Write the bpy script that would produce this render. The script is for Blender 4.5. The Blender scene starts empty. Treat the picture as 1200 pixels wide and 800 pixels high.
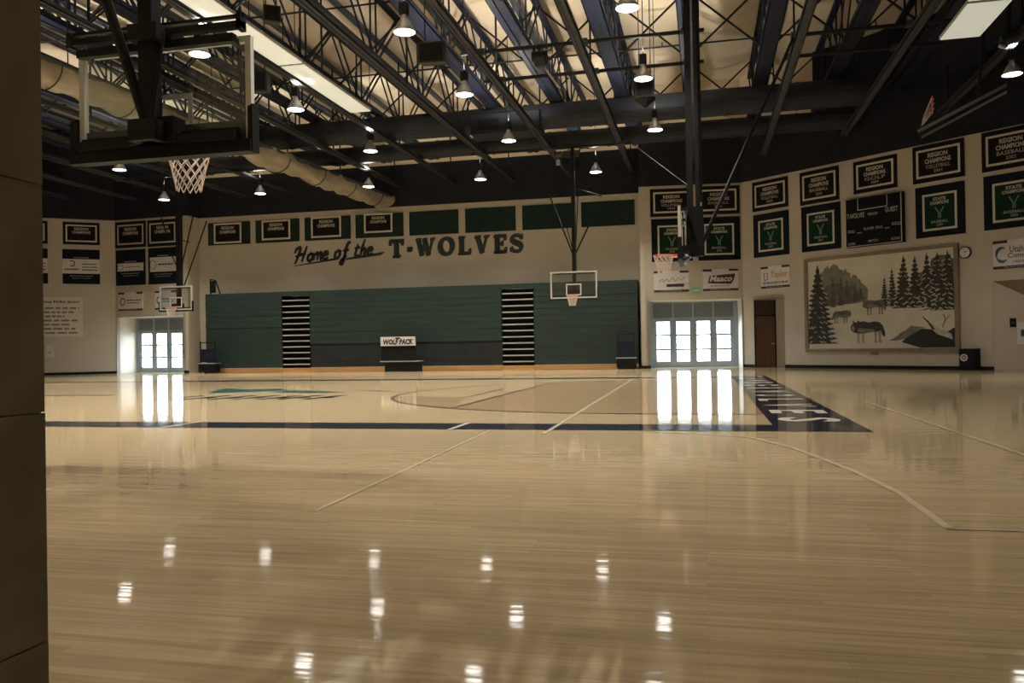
import bpy, math, random
from mathutils import Vector, Matrix
random.seed(7)
S = bpy.context.scene
COL = S.collection
PI = math.pi
# ---------------------------------------------------------------- camera
FPX = 969.0
YAW, PIT, ROL, HC = math.radians(13.047), math.radians(.3786), math.radians(.956), 1.058
def ray(px, py):
    a = (px-600)/FPX; b = (400-py)/FPX
    c, s = math.cos(-ROL), math.sin(-ROL); a, b = c*a-s*b, s*a+c*b
    c, s = math.cos(PIT), math.sin(PIT); yd = c-s*b; z = s+c*b
    c, s = math.cos(YAW), math.sin(YAW)
    return Vector((c*a-s*yd, s*a+c*yd, z))
EYE = Vector((0, 0, HC))
def atZ(px, py, Z):
    r = ray(px, py); return EYE+r*((Z-HC)/r.z)
def atY(px, py, Y):
    r = ray(px, py); return EYE+r*(Y/r.y)
cam = bpy.data.objects.new('camera', bpy.data.cameras.new('camera'))
COL.objects.link(cam)
cam.data.sensor_width = 22.3
cam.data.lens = 22.3*FPX/1200
cam.data.clip_start = .02
fw = ray(600, 400).normalized(); rt = (ray(601, 400)-ray(600, 400)).normalized(); up = rt.cross(fw)
M = Matrix((rt, up, -fw)).transposed().to_4x4(); M.translation = EYE
cam.matrix_world = M
S.camera = cam
# ---------------------------------------------------------------- world, daylight, exposure
W = bpy.data.worlds.new('sky'); S.world = W; W.use_nodes = True
bg = W.node_tree.nodes['Background']
bg.inputs[0].default_value = (.74, .87, 1.0, 1); bg.inputs[1].default_value = 27.0
S.view_settings.view_transform = 'Standard'; S.view_settings.look = 'None'
S.view_settings.exposure = 0.0; S.view_settings.gamma = 1; S.view_settings.use_curve_mapping = False
LAMP_W = 92.0; UP_W = 290.0
LAMP_COL = (1, .95, .84)

# ---------------------------------------------------------------- materials
MATS = {}
def mat(name, rgb, rough=.6, metal=0.0, var=.12, scale=6.0, bump=0.0, emit=None, es=0.0, spec=.5, stretch=None):
    if name in MATS: return MATS[name]
    m = bpy.data.materials.new(name); m.use_nodes = True
    nt = m.node_tree; b = nt.nodes['Principled BSDF']
    tc = nt.nodes.new('ShaderNodeTexCoord'); nz = nt.nodes.new('ShaderNodeTexNoise')
    mp = nt.nodes.new('ShaderNodeMapping'); nt.links.new(tc.outputs['Object'], mp.inputs['Vector'])
    if stretch: mp.inputs['Scale'].default_value = stretch
    nt.links.new(mp.outputs[0], nz.inputs['Vector'])
    nz.inputs['Scale'].default_value = scale; nz.inputs['Detail'].default_value = 4
    cr = nt.nodes.new('ShaderNodeValToRGB')
    cr.color_ramp.elements[0].position = .3; cr.color_ramp.elements[1].position = .7
    cr.color_ramp.elements[0].color = tuple(c*(1-var) for c in rgb)+(1,)
    cr.color_ramp.elements[1].color = tuple(min(1, c*(1+var)) for c in rgb)+(1,)
    nt.links.new(nz.outputs['Fac'], cr.inputs[0]); nt.links.new(cr.outputs[0], b.inputs['Base Color'])
    b.inputs['Roughness'].default_value = rough; b.inputs['Metallic'].default_value = metal
    b.inputs['Specular IOR Level'].default_value = spec
    if bump:
        bp = nt.nodes.new('ShaderNodeBump'); bp.inputs['Strength'].default_value = bump
        nt.links.new(nz.outputs['Fac'], bp.inputs['Height']); nt.links.new(bp.outputs[0], b.inputs['Normal'])
    if emit:
        b.inputs['Emission Color'].default_value = emit+(1,); b.inputs['Emission Strength'].default_value = es
    MATS[name] = m; return m
def glass_mat(name, tint=(1, 1, 1), gloss=.12):
    m = bpy.data.materials.new(name); m.use_nodes = True; nt = m.node_tree; nt.nodes.clear()
    o = nt.nodes.new('ShaderNodeOutputMaterial'); mx = nt.nodes.new('ShaderNodeMixShader')
    t = nt.nodes.new('ShaderNodeBsdfTransparent'); t.inputs[0].default_value = tint+(1,)
    g = nt.nodes.new('ShaderNodeBsdfGlossy'); g.inputs['Roughness'].default_value = .03
    nz = nt.nodes.new('ShaderNodeTexNoise'); nz.inputs['Scale'].default_value = 2
    mr = nt.nodes.new('ShaderNodeMapRange'); mr.inputs[3].default_value = gloss*.8; mr.inputs[4].default_value = gloss*1.2
    nt.links.new(nz.outputs['Fac'], mr.inputs[0]); nt.links.new(mr.outputs[0], mx.inputs[0])
    nt.links.new(t.outputs[0], mx.inputs[1]); nt.links.new(g.outputs[0], mx.inputs[2]); nt.links.new(mx.outputs[0], o.inputs[0])
    MATS[name] = m; return m
def varnish(m, rmin, rmax):
    # clear worn varnish: diffuse wood under a gloss coat whose strength levels off at grazing angles
    nt = m.node_tree; b = nt.nodes['Principled BSDF']; out = nt.nodes['Material Output']
    df = nt.nodes.new('ShaderNodeBsdfDiffuse'); gl = nt.nodes.new('ShaderNodeBsdfGlossy'); mx = nt.nodes.new('ShaderNodeMixShader')
    gl.inputs['Color'].default_value = (1, 1, 1, 1)
    for l in list(nt.links):
        if l.to_node == b and l.to_socket.name == 'Base Color': nt.links.new(l.from_socket, df.inputs['Color'])
        if l.to_node == b and l.to_socket.name == 'Normal': nt.links.new(l.from_socket, gl.inputs['Normal'])
    tc = nt.nodes.new('ShaderNodeTexCoord'); n2 = nt.nodes.new('ShaderNodeTexNoise'); n2.inputs['Scale'].default_value = .45; nt.links.new(tc.outputs['Object'], n2.inputs['Vector'])
    mr = nt.nodes.new('ShaderNodeMapRange'); mr.inputs[3].default_value = rmin; mr.inputs[4].default_value = rmax
    nt.links.new(n2.outputs['Fac'], mr.inputs[0]); nt.links.new(mr.outputs[0], gl.inputs['Roughness'])
    fr = nt.nodes.new('ShaderNodeFresnel'); fr.inputs['IOR'].default_value = 1.85
    mn = nt.nodes.new('ShaderNodeMath'); mn.operation = 'MINIMUM'; mn.inputs[1].default_value = .56
    nt.links.new(fr.outputs[0], mn.inputs[0]); nt.links.new(mn.outputs[0], mx.inputs[0])
    nt.links.new(df.outputs[0], mx.inputs[1]); nt.links.new(gl.outputs[0], mx.inputs[2]); nt.links.new(mx.outputs[0], out.inputs['Surface'])
    nt.nodes.remove(b)
def floor_mat(name, c1, c2, dark=0):
    m = bpy.data.materials.new(name); m.use_nodes = True; nt = m.node_tree; b = nt.nodes['Principled BSDF']
    tc = nt.nodes.new('ShaderNodeTexCoord')
    def noise(sx, sy, sc, det=3):
        mp = nt.nodes.new('ShaderNodeMapping'); mp.inputs['Scale'].default_value = (sx, sy, 1)
        n = nt.nodes.new('ShaderNodeTexNoise'); n.inputs['Scale'].default_value = sc; n.inputs['Detail'].default_value = det
        nt.links.new(tc.outputs['Object'], mp.inputs[0]); nt.links.new(mp.outputs[0], n.inputs['Vector']); return n
    br = nt.nodes.new('ShaderNodeTexBrick'); mpb = nt.nodes.new('ShaderNodeMapping')
    nt.links.new(tc.outputs['Object'], mpb.inputs[0]); nt.links.new(mpb.outputs[0], br.inputs['Vector'])
    br.inputs['Scale'].default_value = 1; br.inputs['Brick Width'].default_value = .9; br.inputs['Row Height'].default_value = .057
    br.inputs['Mortar Size'].default_value = .0006; br.inputs['Bias'].default_value = 0
    br.inputs['Color1'].default_value = c1+(1,); br.inputs['Color2'].default_value = c2+(1,)
    br.inputs['Mortar'].default_value = tuple(c*.55 for c in c1)+(1,)
    n = noise(.7, 14, 2.2)
    mx = nt.nodes.new('ShaderNodeMix'); mx.data_type = 'RGBA'; mx.blend_type = 'OVERLAY'; mx.inputs[0].default_value = .35
    nt.links.new(br.outputs[0], mx.inputs[6]); nt.links.new(n.outputs['Fac'], mx.inputs[7])
    n4 = noise(.55, 24, 1.7, 2); cr = nt.nodes.new('ShaderNodeValToRGB'); cr.color_ramp.elements[0].position = .60; cr.color_ramp.elements[1].position = .74
    nt.links.new(n4.outputs['Fac'], cr.inputs[0]); mm = nt.nodes.new('ShaderNodeMath'); mm.operation = 'MULTIPLY'; mm.inputs[1].default_value = .32; nt.links.new(cr.outputs[0], mm.inputs[0])
    mx2 = nt.nodes.new('ShaderNodeMix'); mx2.data_type = 'RGBA'; nt.links.new(mm.outputs[0], mx2.inputs[0]); nt.links.new(mx.outputs[2], mx2.inputs[6]); mx2.inputs[7].default_value = tuple(c*.45 for c in c1)+(1,)
    nt.links.new(mx2.outputs[2], b.inputs['Base Color'])
    bp = nt.nodes.new('ShaderNodeBump'); bp.inputs['Strength'].default_value = .05; bp.inputs['Distance'].default_value = .02
    n3 = noise(1.2, 5, 1.6, 2); nt.links.new(n3.outputs['Fac'], bp.inputs['Height']); nt.links.new(bp.outputs[0], b.inputs['Normal'])
    varnish(m, .045, .075)
    MATS[name] = m; return m

wall_m = mat('wall_paint', (.52, .46, .365), .55, var=.04, scale=.8)
fascia_m = mat('navy_fascia', (.017, .019, .025), .85, var=.15, scale=2, spec=.2)
tan_m = mat('tan_insulation', (.66, .545, .385), .9, var=.06, scale=.5, bump=.15)
navy_m = mat('navy_steel', (.010, .012, .025), .6, var=.2, scale=3, spec=.25)
dark_m = mat('dark_steel', (.011, .011, .013), .55, var=.2, scale=3, spec=.25)
grey_m = mat('grey_steel', (.040, .043, .052), .5, var=.15, scale=3)
duct_m = mat('duct_paint', (.020, .023, .031), .6, var=.15, scale=1.5, spec=.3)
green_m = mat('green_panel', (.014, .030, .025), .9, var=.15, scale=3, spec=.2)
bleach_m = mat('bleacher_green', (.011, .028, .022), .6, var=.22, scale=1.2, stretch=(.5, 3, 6))
black_m = mat('black_satin', (.008, .008, .009), .6, var=.15, spec=.2)
blackpad_m = mat('black_pad', (.009, .010, .010), .65, var=.15, spec=.2)
cream_m = mat('cream_border', (.62, .57, .46), .7, var=.06)
white_m = mat('white_print', (.68, .65, .62), .6, var=.04)
ink_m = mat('black_ink', (.02, .02, .022), .6, var=.1)
banner_black = mat('banner_black', (.011, .011, .012), .85, var=.12, spec=.15)
banner_navy = mat('banner_navy', (.009, .012, .019), .85, var=.12, spec=.15)
banner_green = mat('banner_green', (.006, .030, .018), .85, var=.12, spec=.15)
letter_m = mat('banner_lettering', (.50, .45, .36), .7, var=.06)
maroon_m = mat('maroon_bar', (.050, .022, .030), .7, var=.1)
brown_m = mat('brown_door_wood', (.115, .052, .028), .45, var=.25, scale=2, stretch=(8, 8, .6))
frame_m = mat('door_frame_grey', (.30, .36, .41), .5, metal=.0, var=.06)
trans_m = mat('transom_grey', (.16, .18, .20), .5, var=.06)
alu_m = mat('brushed_aluminium', (.62, .62, .60), .32, metal=.9, var=.06)
strip_m = mat('step_nosing', (.50, .48, .44), .45, metal=.3, var=.08)
rim_m = mat('orange_rim', (.75, .14, .03), .4, var=.05)
net_m = mat('white_net', (.66, .58, .52), .8, var=.06)
bframe_m = mat('backboard_frame', (.62, .63, .60), .45, var=.04)
oak_m = mat('varnished_oak', (.50, .27, .09), .35, var=.15, scale=2, stretch=(.4, 6, 6))
block_m = mat('brown_block_paint', (.36, .335, .27), .8, var=.15, scale=14, bump=.3)
mortar_m = mat('block_mortar', (.335, .31, .25), .9, var=.12, scale=20)
curt_m = mat('tan_curtain_vinyl', (.33, .285, .21), .4, var=.15, scale=2, stretch=(3, .6, 3), bump=.2)
outside_m = mat('concrete_outside', (.50, .48, .45), .9, var=.08)
lens_m = mat('lamp_lens', (1, 1, 1), .4, var=0, emit=(1, .95, .88), es=14)
refl_m = mat('spun_aluminium', (.55, .55, .56), .35, metal=.6, var=.08)
pane_glow_m = mat('pane_reflection_glow', (.85, .85, .80), .5, var=.03, emit=(.93, 1.0, .86), es=.34)  # glowing colour standing in for window pane reflections, no lamp here
exit_m = mat('exit_sign_green', (.12, .38, .16), .5, var=.05, emit=(.25, .9, .35), es=.06)
glass_m = glass_mat('door_glass', (.95, .97, .97), .08)
board_m = glass_mat('backboard_glass', (.86, .89, .87), .10)
maple = floor_mat('maple_floor', (.49, .38, .235), (.41, .315, .185))
maple_dark = floor_mat('stained_maple', (.37, .27, .16), (.33, .235, .135))
paint_navy = mat('court_paint_navy', (.016, .018, .034), .13, var=.12)
paint_white = mat('court_paint_white', (.66, .62, .54), .13, var=.05)
paint_worn = mat('court_paint_worn', (.60, .51, .37), .13, var=.08)
paint_brown = mat('court_line_brown', (.085, .052, .030), .14, var=.08)
paint_teal = mat('court_paint_teal', (.03, .12, .11), .14, var=.1)

for m_ in (paint_navy, paint_white, paint_worn, paint_brown, paint_teal): varnish(m_, .045, .075)

# ---------------------------------------------------------------- mesh builder
class MB:
    def __init__(s): s.v = []; s.f = []
    def add(s, vs, fs):
        o = len(s.v); s.v += [tuple(v) for v in vs]; s.f += [tuple(i+o for i in f) for f in fs]; return s
    def box(s, x0, x1, y0, y1, z0, z1):
        return s.add([(x0,y0,z0),(x1,y0,z0),(x1,y1,z0),(x0,y1,z0),(x0,y0,z1),(x1,y0,z1),(x1,y1,z1),(x0,y1,z1)],
                     [(3,2,1,0),(4,5,6,7),(0,1,5,4),(1,2,6,5),(2,3,7,6),(3,0,4,7)])
    def bar(s, p, q, w, h=None, upv=(0, 0, 1)):
        h = h or w; p = Vector(p); q = Vector(q); d = (q-p).normalized(); u = Vector(upv)
        if abs(d.dot(u)) > .99: u = Vector((0, 1, 0))
        a = d.cross(u).normalized(); b = a.cross(d).normalized(); a *= w/2; b *= h/2
        return s.add([p-a-b, p+a-b, p+a+b, p-a+b, q-a-b, q+a-b, q+a+b, q-a+b],
                     [(3,2,1,0),(4,5,6,7),(0,1,5,4),(1,2,6,5),(2,3,7,6),(3,0,4,7)])
    def tube(s, p, q, r, n=8, r2=None):
        r2 = r if r2 is None else r2
        p = Vector(p); q = Vector(q); d = (q-p).normalized(); u = Vector((0, 0, 1)) if abs(d.z) < .95 else Vector((1, 0, 0))
        a = d.cross(u).normalized(); b = a.cross(d); vs = []
        for c, rr in ((p, r), (q, r2)):
            for i in range(n):
                t = 2*PI*i/n; vs.append(c+(a*math.cos(t)+b*math.sin(t))*rr)
        fs = [(i, (i+1) % n, n+(i+1) % n, n+i) for i in range(n)]+[tuple(range(n-1, -1, -1)), tuple(range(n, 2*n))]
        return s.add(vs, fs)
    def path(s, pts, r, n=5, closed=False):
        pts = [Vector(p) for p in pts]; m = len(pts); vs = []
        for k in range(m):
            d = (pts[(k+1) % m]-pts[k-1]) if closed else (pts[min(k+1, m-1)]-pts[max(k-1, 0)])
            d.normalize(); u = Vector((0, 0, 1)) if abs(d.z) < .9 else Vector((1, 0, 0))
            a = d.cross(u).normalized(); b = a.cross(d)
            for i in range(n):
                t = 2*PI*i/n; vs.append(pts[k]+(a*math.cos(t)+b*math.sin(t))*r)
        fs = []
        for k in range(m if closed else m-1):
            k2 = (k+1) % m
            for i in range(n): fs.append((k*n+i, k*n+(i+1) % n, k2*n+(i+1) % n, k2*n+i))
        return s.add(vs, fs)
    def lathe(s, prof, cx=0, cy=0, n=16):
        vs = []; m = len(prof)
        for r, z in prof:
            for i in range(n):
                t = 2*PI*i/n; vs.append((cx+r*math.cos(t), cy+r*math.sin(t), z))
        fs = []
        for k in range(m-1):
            for i in range(n): fs.append((k*n+i, k*n+(i+1) % n, (k+1)*n+(i+1) % n, (k+1)*n+i))
        return s.add(vs, fs)
    def poly(s, pts, y=0.0, t=.004):           # outline in the XZ plane, front at y-t
        n = len(pts); ar = sum(pts[i][0]*pts[(i+1) % n][1]-pts[(i+1) % n][0]*pts[i][1] for i in range(n))
        if ar < 0: pts = pts[::-1]
        vs = [(x, y-t, z) for x, z in pts]+[(x, y, z) for x, z in pts]
        fs = [tuple(range(n))]+[(i+n, (i+1) % n+n, (i+1) % n, i) for i in range(n)]
        return s.add(vs, fs)
    def flat(s, pts, z):                        # outline on the floor
        n = len(pts); ar = sum(pts[i][0]*pts[(i+1) % n][1]-pts[(i+1) % n][0]*pts[i][1] for i in range(n))
        if ar < 0: pts = pts[::-1]
        return s.add([(x, y, z) for x, y in pts], [tuple(range(n))])
    def ribbon(s, pts, ws, y=0.0, t=.004, smooth=True, sub=6):
        P = [Vector((a, b)) for a, b in pts]; Wd = list(ws) if hasattr(ws, '__len__') else [ws]*len(P)
        if smooth and len(P) > 2:
            Q = []; V = []
            for k in range(len(P)-1):
                p0 = P[max(k-1, 0)]; p1 = P[k]; p2 = P[k+1]; p3 = P[min(k+2, len(P)-1)]
                for j in range(sub):
                    u = j/sub
                    Q.append(.5*((2*p1)+(p2-p0)*u+(2*p0-5*p1+4*p2-p3)*u*u+(3*p1-p0-3*p2+p3)*u**3)); V.append(Wd[k]*(1-u)+Wd[k+1]*u)
            Q.append(P[-1]); V.append(Wd[-1]); P, Wd = Q, V
        L = []; R = []
        for k in range(len(P)):
            d = P[min(k+1, len(P)-1)]-P[max(k-1, 0)]
            if d.length < 1e-9: d = Vector((1, 0))
            d.normalize(); nn = Vector((-d.y, d.x))*Wd[k]/2; L.append(P[k]+nn); R.append(P[k]-nn)
        n = len(P); vs = []; fs = []
        for k in range(n): vs += [(L[k].x, y-t, L[k].y), (R[k].x, y-t, R[k].y), (L[k].x, y, L[k].y), (R[k].x, y, R[k].y)]
        for k in range(n-1):
            a = 4*k; b = a+4; fs += [(a, a+1, b+1, b), (a+2, a, b, b+2), (a+1, a+3, b+3, b+1)]
        return s.add(vs, fs)
    def build(s, name, m, parent=None, smooth=False):
        me = bpy.data.meshes.new(name); me.from_pydata(s.v, [], s.f); me.materials.append(m)
        if smooth: me.polygons.foreach_set('use_smooth', [True]*len(me.polygons))
        me.update()
        o = bpy.data.objects.new(name, me); COL.objects.link(o)
        if parent: o.parent = parent
        return o
def empty(name, loc=(0, 0, 0), rz=0.0):
    o = bpy.data.objects.new(name, None); COL.objects.link(o); o.location = loc; o.rotation_euler = (0, 0, rz); o.empty_display_size = .2
    return o
def tag(o, label, cat, group=None):
    o['label'] = label; o['category'] = cat
    if group: o['group'] = group
    return o
def struct(o): o['kind'] = 'structure'; return o
def copy_tree(o, parent=None):
    c = o.copy(); COL.objects.link(c); c.parent = parent
    for ch in o.children:
        copy_tree(ch, c)
    return c
TXT = {}
def text_geo(txt, bold=0.0):
    k = (txt, bold)
    if k in TXT: return TXT[k]
    cu = bpy.data.curves.new('txt', 'FONT'); cu.body = txt; cu.size = 1; cu.align_x = 'CENTER'; cu.offset = bold; cu.resolution_u = 2
    o = bpy.data.objects.new('txt', cu); COL.objects.link(o)
    dg = bpy.context.evaluated_depsgraph_get(); me = o.evaluated_get(dg).to_mesh()
    v = [(p.co.x, p.co.y) for p in me.vertices]; f = [tuple(p.vertices) for p in me.polygons]
    o.evaluated_get(dg).to_mesh_clear(); bpy.data.objects.remove(o); bpy.data.curves.remove(cu)
    x0 = min(a for a, b in v); x1 = max(a for a, b in v); y0 = min(b for a, b in v); y1 = max(b for a, b in v)
    v = [((a-(x0+x1)/2)/(x1-x0), (b-y0)/(y1-y0)) for a, b in v]
    TXT[k] = (v, f, (x1-x0)/(y1-y0)); return TXT[k]
def add_text(mb, txt, cx, z0, w, h, y=-.012, bold=.02, shear=0.0):
    v, f, asp = text_geo(txt, bold)
    if w is None: w = h*asp
    mb.add([(cx+a*w+shear*b*h, y, z0+b*h) for a, b in v], f); return mb

# ---------------------------------------------------------------- the room shell
HW = 8.08; HD = 10.15; HT = 12.75
P = lambda px, py: atZ(px, py, HW).to_2d()
R1a = P(748.5, 219); R1b = P(868.5, 214); R2b = P(1200, 144.5)
L2b = P(219, 252.3); L2a = P(134, 258.5); L1a = P(46, 255)
YF = 38.55
class Wall:
    def __init__(s, A, B): s.A = Vector(A); s.B = Vector(B); s.d = (s.B-s.A).normalized(); s.L = (s.B-s.A).length; s.rz = math.atan2(s.d.y, s.d.x)
    def uz(s, px, py):
        r = ray(px, py); n = Vector((-s.d.y, s.d.x)); t = n.dot(s.A)/n.dot(r.to_2d()); q = EYE+r*t
        return (q.to_2d()-s.A).dot(s.d), q.z
    def pt(s, u, z=0, off=0.0): q = s.A+s.d*u+Vector((s.d.y, -s.d.x))*off; return (q.x, q.y, z)
    def rect(s, x0, y0, x1, y1):
        a = s.uz(x0, y0); b = s.uz(x1, y1); return a[0], b[0], b[1], a[1]
R2e = R2b+(R2b-R1b).normalized()*5.5
L1s = L1a-(L2a-L1a).normalized()*6.0
WF = Wall((L2b.x, YF), (R1a.x, YF)); WR1 = Wall(R1a, R1b); WR2 = Wall(R1b, R2e); WL2 = Wall(L2a, L2b); WL1 = Wall(L1s, L2a)
NEARY = .40
WLs = Wall((L1s.x, NEARY), L1s); WRs = Wall(R2e, (R2e.x, NEARY))
def wall(name, w, z0, z1, m, openings=(), th=.25, off=0.0, ext=0.0):
    mb = MB(); us = sorted(set([-ext, w.L+ext]+[o[0] for o in openings]+[o[1] for o in openings])); 
    for a, b in zip(us[:-1], us[1:]):
        op = [o for o in openings if o[0] <= a+1e-6 and o[1] >= b-1e-6]
        if op:
            if op[0][2] > z0: mb.box(a, b, -off, th, z0, op[0][2])
            mb.box(a, b, -off, th, op[0][3], z1)
        else: mb.box(a, b, -off, th, z0, z1)
    o = mb.build(name, m); o.location = (w.A.x, w.A.y, 0); o.rotation_euler = (0, 0, w.rz); return struct(o)
r1o = (WR1.uz(761.5, 351)[0], WR1.L-.06, 0, 3.0)
l2o = (.04, WL2.uz(215, 370)[0], 0, 2.95)
r2o = (WR2.uz(883, 351)[0], WR2.uz(919, 351)[0], 0, 2.9)
a0 = WR2.uz(1163, 330)[0]; r2a = (a0, a0+3.4, 0, 3.0)
wall('wall_back', WF, 0, HW, wall_m)
wall('wall_right_entry', WR1, 0, HW, wall_m, [r1o])
wall('wall_right', WR2, 0, HW, wall_m, [r2o, r2a])
wall('wall_left_entry', WL2, 0, HW, wall_m, [l2o])
wall('wall_left', WL1, 0, HW, wall_m)
wall('wall_far_left', WLs, 0, HW, wall_m); wall('wall_far_right', WRs, 0, HW, wall_m)
for nm, a, b in (('wall_return_left', (L2b.x, L2b.y), (L2b.x, YF)), ('wall_return_right', (R1a.x, YF), (R1a.x, R1a.y))):
    w = Wall(a, b); wall(nm, w, 0, HW, wall_m, th=.2); wall(nm+'_fascia', w, HW, HD, fascia_m, th=.2); wall(nm+'_top', w, HD, HT, fascia_m, th=.2)
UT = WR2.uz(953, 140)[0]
for nm, w in (('back', WF), ('right_entry', WR1), ('right', WR2), ('left_entry', WL2), ('left', WL1), ('far_left', WLs), ('far_right', WRs)):
    wall('wall_'+nm+'_fascia', w, HW, HD, fascia_m, off=.012); 
    if nm != 'right': wall('wall_'+nm+'_top', w, HD, HT, fascia_m if nm.startswith('left') else tan_m)
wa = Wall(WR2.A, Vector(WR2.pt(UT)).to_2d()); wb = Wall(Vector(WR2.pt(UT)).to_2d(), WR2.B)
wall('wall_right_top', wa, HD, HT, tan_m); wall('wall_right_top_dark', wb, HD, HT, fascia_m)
struct(MB().box(6.75, R2e.x+.3, -.2, 36, 10.42, 10.5).build('ceiling_shade_sheet', fascia_m))  # dark sheet added under the ceiling for its shaded, truss-filled side
def base(n, w, ops=()):
    mb = MB(); cuts = [0]+[c for o in ops for c in (o[0], o[1])]+[w.L]
    for a, b in zip(cuts[::2], cuts[1::2]):
        if b-a > .02: mb.box(a, b, -.02, 0, 0, .13)
    o = mb.build('baseboard_'+n, black_m); o.location = (w.A.x, w.A.y, 0); o.rotation_euler = (0, 0, w.rz); struct(o)
base('right_entry', WR1, [r1o]); base('right', WR2, [r2o, r2a]); base('left_entry', WL2, [l2o]); base('left', WL1)
base('far_left', WLs); base('far_right', WRs)
# floor, ground outside, ceiling
fl = struct(MB().box(L1s.x-.3, R2e.x+.3, -4, 41.5, -.2, 0).build('floor', maple))
struct(MB().box(-90, 70, 41.5, 120, -.3, -.05).add([], []).build('ground', outside_m))
cb = MB(); nx, ny = 150, 66; X0, X1, Y0, Y1 = L1s.x-.4, R2e.x+.4, -.2, 39.5
for j in range(ny+1):
    for i in range(nx+1):
        x = X0+(X1-X0)*i/nx; y = Y0+(Y1-Y0)*j/ny
        sag = .16*abs(math.sin(PI*(x+.32)/2.447))*(.6+.4*math.sin(y*1.1+math.floor((x+.32)/2.447)*1.9))
        cb.v.append((x, y, HT-.02-sag))
for j in range(ny):
    for i in range(nx): a = j*(nx+1)+i; cb.f.append((a, a+nx+1, a+nx+2, a+1))
struct(cb.build('ceiling', tan_m, smooth=True))
struct(MB().box(L1s.x-1, R2e.x+1, -5, 42, HT+.05, HT+.35).build('roof', dark_m))
# near wall with the opening the gym is seen through, and the dim lobby behind it
JX = -.565
nw = MB()
nw.box(L1s.x-.2, JX-.42, NEARY-.08, NEARY+.22, 0, HT); nw.box(3.2, R2e.x+.2, NEARY-.08, NEARY+.22, 0, HT); nw.box(JX-.42, 3.2, NEARY-.08, NEARY+.22, 2.65, HT)
struct(nw.build('wall_front', block_m))
lob = MB(); lob.box(-4.2, -4, -3.6, NEARY-.08, 0, 3.2); lob.box(4, 4.2, -3.6, NEARY-.08, 0, 3.2); lob.box(-4.2, 4.2, -3.8, -3.6, 0, 3.2); lob.box(-4.2, 4.2, -3.8, NEARY-.08, 3.2, 3.3)
struct(lob.build('wall_lobby', block_m))
jamb = struct(MB().box(JX-.41, JX-.003, NEARY-.074, NEARY+.214, 0, 2.65).build('wall_jamb', mortar_m))
zj = ray(52, 215).z*.66/ray(52, 215).y*.93+HC
bz = zj-.2*math.ceil(zj/.2)
k = 0
while bz+.2*k < 2.6:
    z0 = max(0.002, bz+.2*k); z1 = min(2.65, bz+.2*(k+1)-.0015); e = random.uniform(-.0004, .0004)
    ch = .004; x1 = JX+e; y0 = NEARY-.08; y1 = NEARY+.22+e; b = MB()
    b.add([(JX-.42, y0, z0), (x1, y0, z0), (x1, y1-ch, z0), (x1-ch, y1, z0), (JX-.42, y1, z0), (JX-.42, y0, z1), (x1, y0, z1), (x1, y1-ch, z1), (x1-ch, y1, z1), (JX-.42, y1, z1)],
          [(4,3,2,1,0),(5,6,7,8,9),(0,1,6,5),(1,2,7,6),(2,3,8,7),(3,4,9,8),(4,0,5,9)])
    if z1-z0 > .03: b.build('block', block_m, jamb)
    k += 1

# ---------------------------------------------------------------- recessed entries with glass doors
def recess(name, w, o, depth, backm=wall_m):
    mb = MB(); u0, u1, z0, z1 = o
    mb.box(u0-.15, u0, .0, depth+.15, 0, z1+.15); mb.box(u1, u1+.15, .0, depth+.15, 0, z1+.15); mb.box(u0-.15, u1+.15, .24, depth+.15, z1, z1+.15)
    ob = mb.build(name, backm); ob.location = (w.A.x, w.A.y, 0); ob.rotation_euler = (0, 0, w.rz); return struct(ob)
def door_unit(name, w, o, depth, n, label):
    u0, u1, z0, z1 = o
    t = empty(name, w.pt(u0, 0, -depth), w.rz); struct(t); t['label'] = label
    Wd = u1-u0; lw = (Wd-.36)/n
    f = MB(); f.box(0, .185, -.06, .06, 0, z1); f.box(Wd-.185, Wd, -.06, .06, 0, z1); f.box(.185, Wd-.185, -.06, .06, z1-.06, z1); f.box(.185, Wd-.185, -.06, .06, 2.2, 2.28)
    for k in range(1, n): x = .18+lw*k; f.box(x-.03, x+.03, -.07, .06, 0 if k == n//2 else 2.2, z1)
    f.build('frame', frame_m, t)
    for k in range(n):
        x0 = .18+lw*k+.03; x1 = x0+lw-.06
        MB().box(x0-.029, x1+.029, -.02, .03, 2.28, z1-.06).build('transom_panel', trans_m, t)
        lf = MB(); st = .13
        lf.box(x0-.0295, x0+st, -.025, .025, 0, 2.2); lf.box(x1-st, x1+.0295, -.025, .025, 0, 2.2); lf.box(x0+st, x1-st, -.025, .025, 2.09, 2.2)
        lf.box(x0+st, x1-st, -.025, .025, 0, .27); lf.box(x0+st, x1-st, -.02, .02, .77, .86); lf.box(x0+st, x1-st, -.02, .02, 1.43, 1.52)
        L = lf.build('door_leaf', frame_m, t)
        for za, zb in ((.27, .77), (.86, 1.43), (1.52, 2.09)):
            MB().box(x0+st, x1-st, -.004, .004, za, zb).build('pane', glass_m, L)
        MB().box(x0+.03, x1-.03, -.085, -.06, .98, 1.03).box(x0+.03, x0+.07, -.08, -.02, .97, 1.05).box(x1-.07, x1-.03, -.08, -.02, .97, 1.05).build('push_bar', alu_m, L)
        MB().box((x0+x1)/2-.2, (x0+x1)/2+.2, -.08, -.02, 2.1, 2.16).build('door_closer', alu_m, L)
    pl = bpy.data.lights.new(name+'_daylight', 'AREA'); pl.shape = 'RECTANGLE'; pl.size = Wd-.3; pl.size_y = 2.0; pl.cycles.is_portal = True
    po = bpy.data.objects.new(name+'_daylight', pl); COL.objects.link(po)
    po.location = w.pt((u0+u1)/2, 1.15, -depth-.12); po.rotation_euler = (PI/2, 0, w.rz+PI)
    d = Vector((w.d.y, -w.d.x, 0)); po.rotation_euler = d.to_track_quat('-Z', 'Z').to_euler()
DEP = 1.5
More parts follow.
